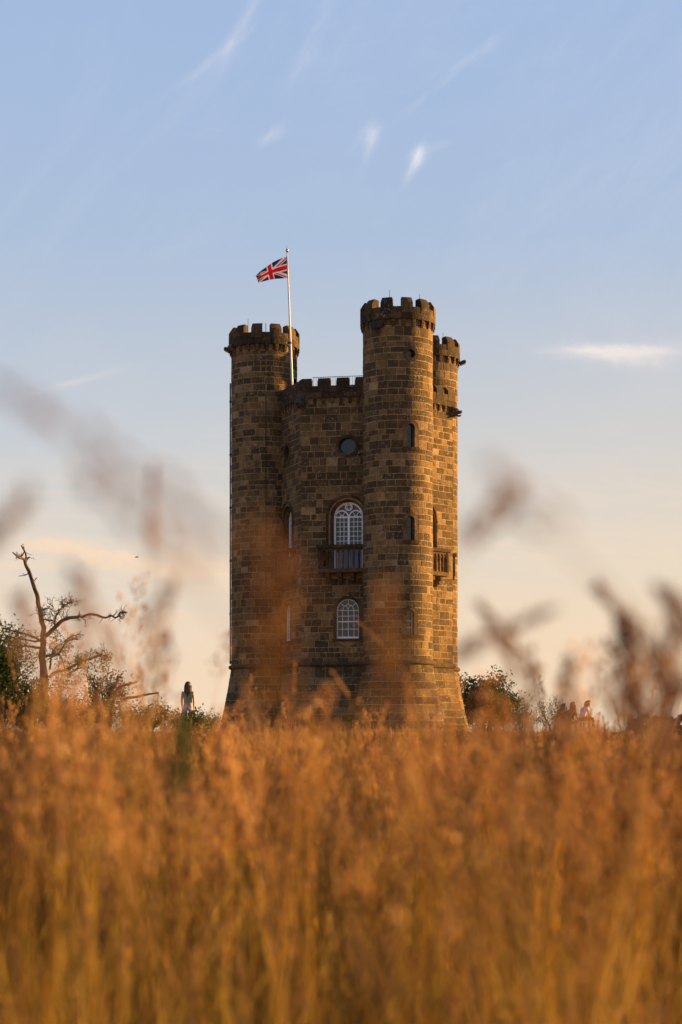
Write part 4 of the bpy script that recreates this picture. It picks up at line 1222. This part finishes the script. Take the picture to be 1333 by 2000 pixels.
def person(loc, yaw, J, label, hair, top, legs, hairlen, hairm, group=None, sleeve=.35, shorts=False):
    """J: joint positions (figure space: x right, y forward, z up)"""
    th_ = thing('person', loc, label, 'person', group)
    rot = Matrix.Rotation(yaw, 3, 'Z'); L0 = Vector(loc)
    G = lambda p: L0 + rot @ Vector(p)
    V_ = lambda k: Vector(J[k])
    pel, chest, neck, head = V_('pelvis'), V_('chest'), V_('neck'), V_('head')
    vs = [pel, pel.lerp(chest, .5), chest, neck, neck.lerp(head, .45), head, ]
    rs = [(.145, .11), (.125, .095), (.15, .105), (.052, .052), (.055, .055), (.085, .095)]
    ed = [(0, 1), (1, 2), (2, 3), (3, 4), (4, 5)]
    up_ = (head - neck).normalized()
    vs.append(head + up_ * .075); rs.append((.066, .078)); ed.append((5, 6))
    fingers = []
    for s_, nm in ((-1, 'l'), (1, 'r')):
        sh, el, wr = V_('sh_' + nm), V_('el_' + nm), V_('wr_' + nm)
        i = len(vs); hd = (wr - el).normalized()
        vs += [sh, sh.lerp(el, .5), el, el.lerp(wr, .5), wr, wr + hd * .045, wr + hd * .085]; rs += [.052, .043, .036, .033, .024, (.038, .016), (.036, .014)]
        ed += [(2, i), (i, i + 1), (i + 1, i + 2), (i + 2, i + 3), (i + 3, i + 4), (i + 4, i + 5), (i + 5, i + 6)]
        latd = hd.cross(Vector((0, 0, 1)) if abs(hd.z) < .9 else Vector((0, 1, 0))).normalized(); curl = hd.cross(latd).normalized()
        for q, (o_, ln) in enumerate(((-.028, .06), (-.009, .07), (.010, .066), (.028, .05))):
            a = wr + hd * .085 + latd * o_
            fingers.append(([a - hd * .02, a + hd * ln * .5, a + hd * ln * .85 + curl * .015, a + hd * ln + curl * .032], [.0085, .0085, .0075, .006]))
        a = wr + hd * .03 - latd * .03 * s_
        fingers.append(([a, a - latd * .022 * s_ + hd * .02, a - latd * .03 * s_ + hd * .05 + curl * .01], [.011, .010, .007]))
        hp, kn, an = V_('hip_' + nm), V_('kn_' + nm), V_('an_' + nm)
        i = len(vs)
        vs += [hp, hp.lerp(kn, .5), kn, kn.lerp(an, .4), an, V_('toe_' + nm)]; rs += [.095, .078, .056, .052, .036, .03]
        ed += [(0, i), (i, i + 1), (i + 1, i + 2), (i + 2, i + 3), (i + 3, i + 4), (i + 4, i + 5)]
    body = skin('body', [G(v) for v in vs], ed, rs, MAT_SKIN, th_)
    # fingers, nose, ears merge into one mesh 'body'
    m = M()
    for pts, r_ in fingers: m.tube([G(p) for p in pts], r_, 6, .5)
    fwd = Vector(J.get('face', (0, 1, 0))).normalized(); lt = fwd.cross(up_).normalized()
    ctr = head + up_ * .01
    m.tube([G(ctr + fwd * .085 + up_ * .03), G(ctr + fwd * .112 - up_ * .012), G(ctr + fwd * .09 - up_ * .02)], [.008, .014, .008], 6)
    for s_ in (-1, 1): m.tube([G(ctr + lt * s_ * .08 - up_ * .02), G(ctr + lt * s_ * .092 + up_ * .025)], [.012, .016], 6)
    m.build('hands_and_features', MAT_SKIN, body, smooth=True)
    # hair: a cap over the skull and a fall of strands at the back
    hm = M(); bm = bmesh.new(); bmesh.ops.create_icosphere(bm, subdivisions=3, radius=1)
    q = []
    for v in bm.verts:
        c_ = v.co
        f_ = c_.y; z_ = c_.z
        rr = .118 + (.012 * noise.noise(c_ * 5))
        p = lt * c_.x * rr * .92 + fwd * (c_.y * rr * 1.02 - .012) + up_ * c_.z * rr * 1.12
        if f_ > .35 and z_ < .45: p -= fwd * (f_ - .35) * .11
        if z_ < 0 and f_ < .4: p += -Vector((0, 0, 1)) * (-z_) * hairlen * (1 - max(0, f_) * 1.5) + lt * c_.x * .0 - fwd * (.02 * -z_)
        q.append(G(ctr + up_ * .035 + p))
    hm.add(q, [tuple(v.index for v in f.verts) for f in bm.faces]); bm.free()
    for k in range(26):
        a = R.uniform(-1.9, 1.9); d0 = -fwd * cos(a) * .105 + lt * math.sin(a) * .105
        p0 = ctr + up_ * .03 + d0; ln = hairlen * R.uniform(.85, 1.25) + .08
        hm.tube([G(p0), G(p0 + Vector((0, 0, -ln * .5)) + d0 * .12), G(p0 + Vector((R.gauss(0, .01), R.gauss(0, .01), -ln)) + d0 * .05)], [.022, .02, .004], 5)
    hm.build('hair', hairm, th_, smooth=True)
    # clothes
    mid = pel.lerp(chest, .5)
    vs = [pel + (chest - pel).normalized() * .0, mid, chest, chest.lerp(neck, .62)]; rs = [(.17, .135), (.152, .12), (.172, .125), (.085, .08)]; ed = [(0, 1), (1, 2), (2, 3)]
    for nm in 'lr':
        sh, el = V_('sh_' + nm), V_('el_' + nm); i = len(vs)
        vs += [sh, sh.lerp(el, max(sleeve, .1))]; rs += [.066, .062]; ed += [(2, i), (i, i + 1)]
    skin('shirt', [G(v) for v in vs], ed, rs, top, th_)
    vs = [pel + (chest - pel).normalized() * .06, pel]; rs = [(.155, .125), (.165, .13)]; ed = [(0, 1)]
    for nm in 'lr':
        hp, kn, an = V_('hip_' + nm), V_('kn_' + nm), V_('an_' + nm); i = len(vs)
        if shorts: vs += [hp, hp.lerp(kn, .45)]; rs += [.112, .105]; ed += [(1, i), (i, i + 1)]
        else: vs += [hp, hp.lerp(kn, .5), kn, kn.lerp(an, .5), an + (kn - an).normalized() * .06]; rs += [.108, .092, .072, .062, .055]; ed += [(1, i), (i, i + 1), (i + 1, i + 2), (i + 2, i + 3), (i + 3, i + 4)]
    skin('shorts' if shorts else 'trousers', [G(v) for v in vs], ed, rs, legs, th_)
    for nm in 'lr':
        an, to = V_('an_' + nm), V_('toe_' + nm); a = an - Vector((0, 0, .03)); h_ = (to - an); h_.z = 0
        back = a - h_.normalized() * .06
        skin('shoe', [G(back - Vector((0, 0, .02))), G(a - Vector((0, 0, .01))), G(to), G(to + h_.normalized() * .05)], [(0, 1), (1, 2), (2, 3)], [(.04, .04), (.046, .05), (.045, .035), (.03, .025)], MAT_SHOE, th_, sub=1)
    return th_

stand = dict(pelvis=(0, 0, .93), chest=(0, -.01, 1.26), neck=(0, -.01, 1.42), head=(0, .01, 1.55), face=(0, 1, -.15),
             sh_l=(-.17, -.01, 1.36), el_l=(-.205, -.01, 1.08), wr_l=(-.20, .07, .84), sh_r=(.17, -.01, 1.36), el_r=(.20, -.01, 1.08), wr_r=(.17, .12, .86),
             hip_l=(-.09, 0, .88), kn_l=(-.10, .02, .48), an_l=(-.10, -.01, .09), toe_l=(-.11, .13, .04), hip_r=(.09, 0, .88), kn_r=(.11, .03, .48), an_r=(.12, 0, .09), toe_r=(.14, .14, .04))
def sit(lean=.0, turn=.0, low_=0):
    s_ = math.sin(lean); c_ = cos(lean)
    def up(h, x=0, f=0): return (x, f * c_ + h * s_, .50 + h * c_ - f * s_)
    return dict(pelvis=(0, 0, .53), chest=up(.36), neck=up(.53), head=up(.66, 0, .05), face=(math.sin(turn), cos(turn), -.35),
                sh_l=up(.47, -.17), el_l=up(.22, -.22, .12), wr_l=(-.14, .36, .62), sh_r=up(.47, .17), el_r=up(.22, .22, .12), wr_r=(.14, .36, .62),
                hip_l=(-.09, .02, .52), kn_l=(-.12, .43, .55), an_l=(-.12, .46, .10), toe_l=(-.12, .60, .05), hip_r=(.09, .02, .52), kn_r=(.11, .44, .55), an_r=(.11, .52, .10), toe_r=(.11, .66, .05))
def place(px, pytop, Y, H):
    p = P(px, pytop, Y); return (p.x, Y, p.z - H)
# woman on the left, seen from behind
lw = place(367, 1334, 64, 1.67)
person(lw, rad(-8), stand, 'woman with long dark hair in a green top standing left of the tower', 1, MAT_GREEN, MAT_SHORT, .34, MAT_HAIR, shorts=True, sleeve=.15)
# three people sitting on a bench at the right, facing right and away
YB = 74.0
seats = [(1141, 1366.5, .35, MAT_TEE, MAT_NAVY, MAT_HAIR, .10, 'woman in a white T-shirt leaning forward on the bench', -62), (1116, 1372, .12, MAT_BROWNC, MAT_NAVY, MAT_HAIR2, .26, 'long-haired seated person in brown next to the white T-shirt', -50), (1101, 1375, .1, MAT_BROWNC, MAT_NAVY, MAT_HAIR, .12, 'seated person with dark curly hair farthest from the white T-shirt', -20)]
zs_ = None
for i, (px, pt, lean, tp, lg, hr_, hl, lab, yw) in enumerate(seats):
    loc = place(px - lean * 16, pt, YB + i * .55, 1.29 - lean * .08)
    person(loc, rad(yw), sit(lean), lab, 1, tp, lg, hl, hr_, sleeve=.5 if i == 0 else .9)
    if i == 0: zs_ = loc[2]
p0 = P(1095, 1400, YB + 1.2); p1 = P(1150, 1400, YB - .25)
bt = thing('bench', ((p0.x + p1.x) / 2, (p0.y + p1.y) / 2, zs_), 'plain wooden bench under the three seated people', 'bench')
tt = (p1 - p0); tt.z = 0; L_ = tt.length; tt.normalize(); nn_ = Vector((tt.y, -tt.x, 0))
def mpb(a, z, d): return Vector((p0.x, p0.y, zs_)) + tt * a + nn_ * d + Vector((0, 0, z))
for k in range(3):
    m = M(); m.box(mpb, -.1, L_ + .1, .36, .40, -.2 + .14 * k, -.08 + .14 * k, .5, .008); m.build('slat', MAT_WOOD, bt)
for a in (.1, L_ - .1):
    for d in (-.15, .15): m = M(); m.box(mpb, a - .03, a + .03, -.15, .36, d - .03, d + .03); m.build('leg', MAT_WOOD, bt)

# ------------------------------------------------------------------ bird
YBD = 160.0; c_ = P(267.5, 1088, YBD)
MAT_BIRD = plain('dark_plumage', (0.03, 0.028, 0.03), .8)
bm_ = M()
def bp(x, y, z): return c_ + Vector((x, y, z))
bm_.tube([bp(.16, 0, .01), bp(.10, 0, .015), bp(0, 0, 0), bp(-.12, 0, -.01), bp(-.2, 0, -.005)], [.008, .03, .045, .028, .006], 8)
for s_ in (-1, 1):
    pts = [(.06, 0, .01), (.10, s_ * .12, .05), (.03, s_ * .30, .03), (-.08, s_ * .42, .0), (-.03, s_ * .22, .03), (-.05, 0, .01)]
    bm_.add([bp(*p) for p in pts] + [bp(p[0], p[1], p[2] - .012) for p in pts], [(0, 1, 4, 5), (1, 2, 3, 4), (6, 11, 10, 7), (7, 10, 9, 8), (0, 6, 7, 1), (1, 7, 8, 2), (2, 8, 9, 3), (3, 9, 10, 4), (4, 10, 11, 5)])
bm_.add([bp(-.18, 0, 0), bp(-.32, .05, -.01), bp(-.32, -.05, -.01), bp(-.18, 0, -.012)], [(0, 1, 2), (3, 2, 1)])
bm_.build('bird', MAT_BIRD, None, label='small dark bird gliding in the sky left of the tower', category='bird')

# ------------------------------------------------------------------ grasses
def culm(m, sm, x, y, h, lean, az, panicle='open', rad_=.0013, nspk=22, plen=.16, size=.0065, tone=None):
    """one stem with its flowering head; returns nothing"""
    tone = R.random() if tone is None else tone
    dx_, dy_ = cos(az), math.sin(az); pts = []
    n = 6
    def at(q):
        k = lean * q ** 2.2; return Vector((x + dx_ * k * h, y + dy_ * k * h, h * q * (1 - .18 * k)))
    pts = [at(q / n) for q in range(n + 1)]
    m.tube(pts, [rad_ * (1 - .5 * q / n) for q in range(n + 1)], 3, tone, False)
    for k in range(nspk):
        f_ = k / nspk; q = 1 - plen / h * (1 - f_)
        c_ = at(min(q, 1)); ax = (at(1) - at(.9)).normalized()
        wide = {'open': .045, 'spike': .006, 'plume': .020}[panicle] * (1 - f_ * .75) * (.4 + .6 * min(1, f_ * 5 + .3))
        a = R.uniform(0, 2 * PI); rr = wide * R.uniform(.3, 1.1)
        sd = Vector((cos(a), math.sin(a), 0)) * rr
        e = c_ + sd + ax * rr * (.9 if panicle == 'open' else .4)
        if panicle == 'open' and rr > .02 and k % 2 == 0: m.tube([c_, e], [.0007, .0005], 3, tone, False)
        s_ = size * R.uniform(.7, 1.3); dd = (ax + sd.normalized() * .5 + rvec() * .25).normalized(); pp = dd.cross(rvec()).normalized(); p2 = dd.cross(pp)
        w_ = s_ * .33
        sm.add([e - dd * s_ * .3, e + pp * w_, e - pp * w_ * .5 + p2 * w_ * .85, e - pp * w_ * .5 - p2 * w_ * .85, e + dd * s_ * 1.2], [(0, 2, 1), (0, 3, 2), (0, 1, 3), (4, 1, 2), (4, 2, 3), (4, 3, 1)], R.random())
def blade(m, x, y, h, lean, az, w_=.004, tone=None):
    tone = R.random() if tone is None else tone
    dx_, dy_ = cos(az), math.sin(az); vs = []; n = 5
    tw = R.uniform(-1, 1); px_, py_ = -math.sin(az + tw), cos(az + tw)
    for q in range(n + 1):
        f_ = q / n; k = lean * f_ ** 1.8; c_ = Vector((x + dx_ * k * h, y + dy_ * k * h, h * f_ * (1 - .35 * k)))
        ww = w_ * (1 - f_ ** 2) + .0004
        vs += [c_ + Vector((px_, py_, 0)) * ww / 2, c_ - Vector((px_, py_, 0)) * ww / 2]
    m.add(vs, [(2 * q, 2 * q + 1, 2 * q + 3, 2 * q + 2) for q in range(n)], tone)

def two_mat_mesh(name, m, sm, ma, mb):
    b = len(m.v); nf = len(m.f)
    vs = m.v + sm.v; fs = m.f + [tuple(b + i for i in f) for f in sm.f]
    me = bpy.data.meshes.new(name); me.from_pydata(vs, [], fs)
    me.attributes.new('tone', 'FLOAT', 'FACE').data.foreach_set('value', m.t + sm.t)
    me.materials.append(ma); me.materials.append(mb)
    me.polygons.foreach_set('material_index', [0] * nf + [1] * len(sm.f)); me.update()
    return me

protos = bpy.data.collections.new('grass_tufts')     # not linked: only instanced by the grass object
NPROTO = 9
for k in range(NPROTO):
    m = M(); sm = M()
    kind = ['open', 'spike', 'plume'][k % 3]
    for q in range(26):
        a = R.uniform(0, 2 * PI); rr = .15 * R.random() ** .5
        blade(m, rr * cos(a), rr * math.sin(a), R.uniform(.30, .74), R.uniform(.05, .6), R.uniform(0, 2 * PI), R.uniform(.003, .006))
    for q in range(11):
        a = R.uniform(0, 2 * PI); rr = .16 * R.random() ** .5
        culm(m, sm, rr * cos(a), rr * math.sin(a), R.uniform(.52, .92), R.uniform(.02, .28), R.uniform(0, 2 * PI), kind, .0015, 20 if kind != 'spike' else 26, {'open': .17, 'spike': .09, 'plume': .15}[kind], .0085)
    me = two_mat_mesh('grass_tuft', m, sm, MAT_GRASS, MAT_SEED)
    o = bpy.data.objects.new('grass_tuft_%d' % k, me); protos.objects.link(o)

pts = []; att = []
def inner(x, y): return abs(x) < .20 * y + 1.3
y = 1.15
# a few sparse tufts of tall flowering stems, for the uneven top of the meadow
NTALL = 8
for k in range(NTALL):
    m = M(); sm = M(); kind = ['plume', 'open', 'plume', 'spike'][k % 4]
    for q in range(5):
        blade(m, R.gauss(0, .05), R.gauss(0, .05), R.uniform(.45, .85), R.uniform(.05, .35), R.uniform(0, 2 * PI), R.uniform(.003, .006))
    for q in range(5 if k % 2 else 3):
        culm(m, sm, R.gauss(0, .07), R.gauss(0, .07), R.uniform(.80, 1.02), R.uniform(.02, .30), R.uniform(0, 2 * PI), kind, .0014, R.randint(22, 40), R.uniform(.09, .17), .0085)
    me = two_mat_mesh('tall_tuft', m, sm, MAT_GRASS, MAT_SEED)
    o = bpy.data.objects.new('grass_tuft_x%d' % k, me); protos.objects.link(o)
for k in range(400):
    yy = 2.5 + 12.0 * R.random() ** .85; x = R.uniform(-.19, .19) * yy * R.choice([1, 1, 1, 1.6])
    px_ = 666 + x / yy * F
    side = 1 + 1.1 * max(0, min(1, abs(px_ - 690) / 360 - .40))
    if R.random() > (side - .45) / 1.6: continue
    up = min(300, 18 + R.expovariate(1 / (34 * side)) * (1.0 if yy < 8 else .6))
    if abs(px_ - 367) < 26 or abs(px_ - 1135) < 30: up = min(up, 40)
    if px_ > 1232 and R.random() < .8: up = min(up, 22)
    gz = ground(x, yy); s_ = (EYE + yy * up / F - gz) / .95
    pts.append((x, yy, gz)); att.append((NPROTO + R.randrange(NTALL), R.gauss(0, .04), R.gauss(0, .04), R.uniform(0, 2 * PI), s_))
bands = [(1.2, 2.2, 2), (2.2, 4, 5), (4, 8, 16), (8, 16, 27), (16, 30, 19), (30, 46, 15), (46, 59, 13)]
for y0, y1, dens in bands:
    xw = .30 * y1 + 4.5; n = int((y1 - y0) * 2 * xw * dens)
    for k in range(n):
        x = R.uniform(-xw, xw); yy = R.uniform(y0, y1)
        if not inner(x, yy) and R.random() < .45: continue
        gz = ground(x, yy)
        cl = noise.noise(Vector((x * .55, yy * .55, 7.3)))
        s_ = R.uniform(.80, 1.12) * (1 + .16 * cl)
        # tops stay round eye level close by, and under the foot of the tower farther out
        px_ = max(-200, min(1530, 666 + x / yy * F))
        side = 1 + 1.1 * max(0, min(1, abs(px_ - 690) / 380 - .45))
        if yy < 14: up_px = 8 + min(120, R.expovariate(1 / (20 * side))) * (1 + 1.2 * cl)
        elif yy < 34: up_px = 8 + min(80, R.expovariate(1 / (11 * side)))
        else: up_px = 8 + min(34, R.expovariate(1 / 9))
        if 1228 < px_ < 1345 and yy > 6: up_px = min(up_px, 14)
        room = EYE + yy * up_px / F - gz
        cap = room / .88
        if s_ > cap or yy < 7: s_ = min(cap, 1.42) * (R.uniform(.8, 1.0) if R.random() < .5 else 1)
        if s_ < .25: continue
        pts.append((x, yy, gz)); att.append((R.randrange(NPROTO), R.gauss(0, .07), R.gauss(0, .07), R.uniform(0, 2 * PI), s_))
me = bpy.data.meshes.new('dry_grass'); me.from_pydata(pts, [], [])
a1 = me.attributes.new('pick', 'INT', 'POINT'); a1.data.foreach_set('value', [a[0] for a in att])
a2 = me.attributes.new('turn', 'FLOAT_VECTOR', 'POINT'); a2.data.foreach_set('vector', [c for a in att for c in a[1:4]])
a3 = me.attributes.new('size', 'FLOAT', 'POINT'); a3.data.foreach_set('value', [a[4] for a in att])
go = link('dry_grass', me, None, kind='stuff', label='tall golden dry meadow grass with brown seed heads', category='grass')
ng = bpy.data.node_groups.new('scatter_tufts', 'GeometryNodeTree')
ng.interface.new_socket('Geometry', in_out='INPUT', socket_type='NodeSocketGeometry'); ng.interface.new_socket('Geometry', in_out='OUTPUT', socket_type='NodeSocketGeometry')
N = ng.nodes; Lk = ng.links
gi = N.new('NodeGroupInput'); go_ = N.new('NodeGroupOutput'); ci = N.new('GeometryNodeCollectionInfo'); ip = N.new('GeometryNodeInstanceOnPoints')
ci.inputs['Collection'].default_value = protos; ci.inputs['Separate Children'].default_value = True; ci.inputs['Reset Children'].default_value = True
def named(nm, typ):
    n = N.new('GeometryNodeInputNamedAttribute'); n.data_type = typ; n.inputs['Name'].default_value = nm; return n.outputs['Attribute']
Lk.new(gi.outputs[0], ip.inputs['Points']); Lk.new(ci.outputs[0], ip.inputs['Instance']); ip.inputs['Pick Instance'].default_value = True
Lk.new(named('pick', 'INT'), ip.inputs['Instance Index']); Lk.new(named('turn', 'FLOAT_VECTOR'), ip.inputs['Rotation']); Lk.new(named('size', 'FLOAT'), ip.inputs['Scale'])
Lk.new(ip.outputs[0], go_.inputs[0])
md = go.modifiers.new('scatter', 'NODES'); md.node_group = ng

# --- single tall stalks that stand above the rest near the camera (blurred in the photo)
def stalk(px, py, Y, kind, label, lean=.1, az=0.0, plen=.14, size=.008, nspk=40, dark=True, foot=None, thick=.0014, mt=None):
    tip = P(px, py, Y); gz = ground(tip.x, Y); h = (tip.z - gz) / (1 - .18 * lean)
    gx, gy = tip.x - cos(az) * lean * h, Y - math.sin(az) * lean * h
    th_ = thing('grass_stalk', (gx, gy, gz), label, 'grass stalk', 'tall stalks standing above the meadow')
    m = M(); sm = M(); culm(m, sm, 0, 0, h, lean, az, kind, thick, nspk, plen, size)
    o1 = Vector((gx, gy, gz)); m.v = [tuple(Vector(v) + o1) for v in m.v]; sm.v = [tuple(Vector(v) + o1) for v in sm.v]
    m.build('stem', mt or MAT_GRASS, th_); sm.build('seed_head', mt or (MAT_SEEDDARK if dark and not 480 < px < 800 else MAT_STALKSEED), th_)  # stalks before the tower take the seed colour with painted sunlight
for a in [
    (-30, 745, 1.02, 'plume', 'very blurred drooping stalk at the left edge, high beside the sky', .55, 2.9, .15, .010, 26),
    (150, 905, 1.05, 'plume', 'blurred stalk bending over toward the left edge', .40, 2.9, .08, .009, 16),
    (62, 968, 1.30, 'spike', 'blurred oval seed head over the sky at far left', .35, .1, .05, .010, 26),
    (298, 905, 2.0, 'spike', 'blurred upright narrow seed head left of the tower', .06, 1.5, .09, .008, 28),
    (330, 1140, 2.2, 'plume', 'blurred seed head above the woman in green', .15, 0, .08, .010, 36),
    (150, 1110, 1.7, 'plume', 'orange blurred stalk over the bare tree limb', .1, 3.0, .10, .010, 36),
    (40, 1160, 1.9, 'plume', 'orange blurred stalk over the leafy tree at the left edge', .1, 3.0, .09, .010, 36),
    (212, 1225, 2.6, 'plume', 'brown stalk between bare tree and dead branches', .15, 2.6, .10, .009, 40),
    (318, 1245, 3.2, 'open', 'open grey-brown seed head left of the standing woman', .1, .3, .10, .009, 60),
    (440, 1240, 5.5, 'open', 'loose sharp-edged seed head at the tower left edge', .08, .1, .14, .009, 40),
    (520, 1010, 1.25, 'plume', 'orange blurred stalk rising over the left turret', .12, 1.8, .13, .008, 16),
    (590, 1065, 1.5, 'plume', 'orange blurred stalk over the left balcony', .14, .3, .10, .008, 15),
    (560, 1180, 1.7, 'plume', 'pale orange stalk over the low left sash window', .06, 1.3, .14, .008, 26),
    (700, 1215, 7.5, 'spike', 'bent golden stalk crossing the lower arched window', .45, 2.5, .12, .011, 60),
    (762, 1140, 1.35, 'plume', 'orange blurred stalk in front of the front turret', .08, 1.4, .14, .009, 26),
    (945, 900, 1.12, 'plume', 'faint blurred stalk curving above the rear turret side', .40, 2.6, .06, .007, 18),
    (1000, 945, 1.45, 'plume', 'blurred dark seed head right of the tower', .30, .2, .06, .010, 26),
    (935, 1180, 2.4, 'plume', 'blurred brown seed head close to the tower right edge', .3, 2.7, .09, .009, 44),
    (1065, 1195, 1.9, 'plume', 'blurred seed head leaning right over pale sky', .62, .15, .08, .010, 44),
    (1165, 1145, 2.2, 'plume', 'long brown seed head leaning left, right of centre sky', .35, 2.8, .16, .011, 80),
    (1215, 1205, 2.3, 'plume', 'thick dark brown seed head, heaviest of the right side', .12, 2.0, .15, .013, 110),
    (1108, 1285, 2.8, 'plume', 'dark narrow seed head just above the people', .08, 1.4, .13, .011, 80),
    (1290, 1150, 1.9, 'plume', 'golden brown seed head near the right edge', .3, 2.7, .09, .011, 60),
    (1325, 1175, 2.1, 'plume', 'brown seed head cut by the right edge', .1, .2, .16, .012, 80),
    (1270, 1290, 2.6, 'open', 'loose brown seed head low at the right', .2, .3, .12, .010, 60),
    (985, 1230, 3.0, 'open', 'loose brown seed head over the green tree', .15, 2.8, .12, .010, 60),
    (1195, 1262, 3.4, 'open', 'loose seed head below the thick dark one', .10, 1.0, .13, .010, 60),
    (1242, 1248, 2.9, 'plume', 'upright brown plume right of the thick dark one', .10, .4, .13, .010, 60),
    (1328, 1316, 2.4, 'plume', 'low brown plume cut by the right edge', .15, .2, .12, .011, 60),
    (648, 1312, 6.5, 'spike', 'sharp straw-coloured spike low before the tower', .30, 2.6, .10, .010, 50),
    (575, 1292, 8.0, 'spike', 'thin straw-coloured spike at the foot of the wall corner', .05, 1.5, .14, .011, 50),
    (835, 1330, 3.6, 'plume', 'orange plume before the right foot of the front turret', .12, 2.6, .11, .010, 40),
    (480, 1335, 3.4, 'plume', 'orange plume before the foot of the left turret', .12, 2.4, .11, .010, 40),
    (1050, 1300, 3.2, 'plume', 'orange plume beside the seated people', .1, .5, .12, .010, 60),
]:
    stalk(*a)
# the green blade
gb = thing('green_stalk', (P(328, 1400, 2.4).x, 2.4, ground(0, 2.4)), 'single fresh green seed head in the orange grass', 'grass stalk')
m = M(); sm = M(); tp_ = P(325, 1405, 2.4); gz = ground(0, 2.4)
culm(m, sm, 0, 0, tp_.z - gz, .02, 0, 'plume', .0015, 70, .085, .012)
o1 = Vector((tp_.x, 2.4, gz))
for mm in (m, sm): mm.v = [tuple(Vector(v) + o1) for v in mm.v]
m.build('stem', MAT_GRASS, gb); sm.build('seed_head', MAT_GREENSTALK, gb)
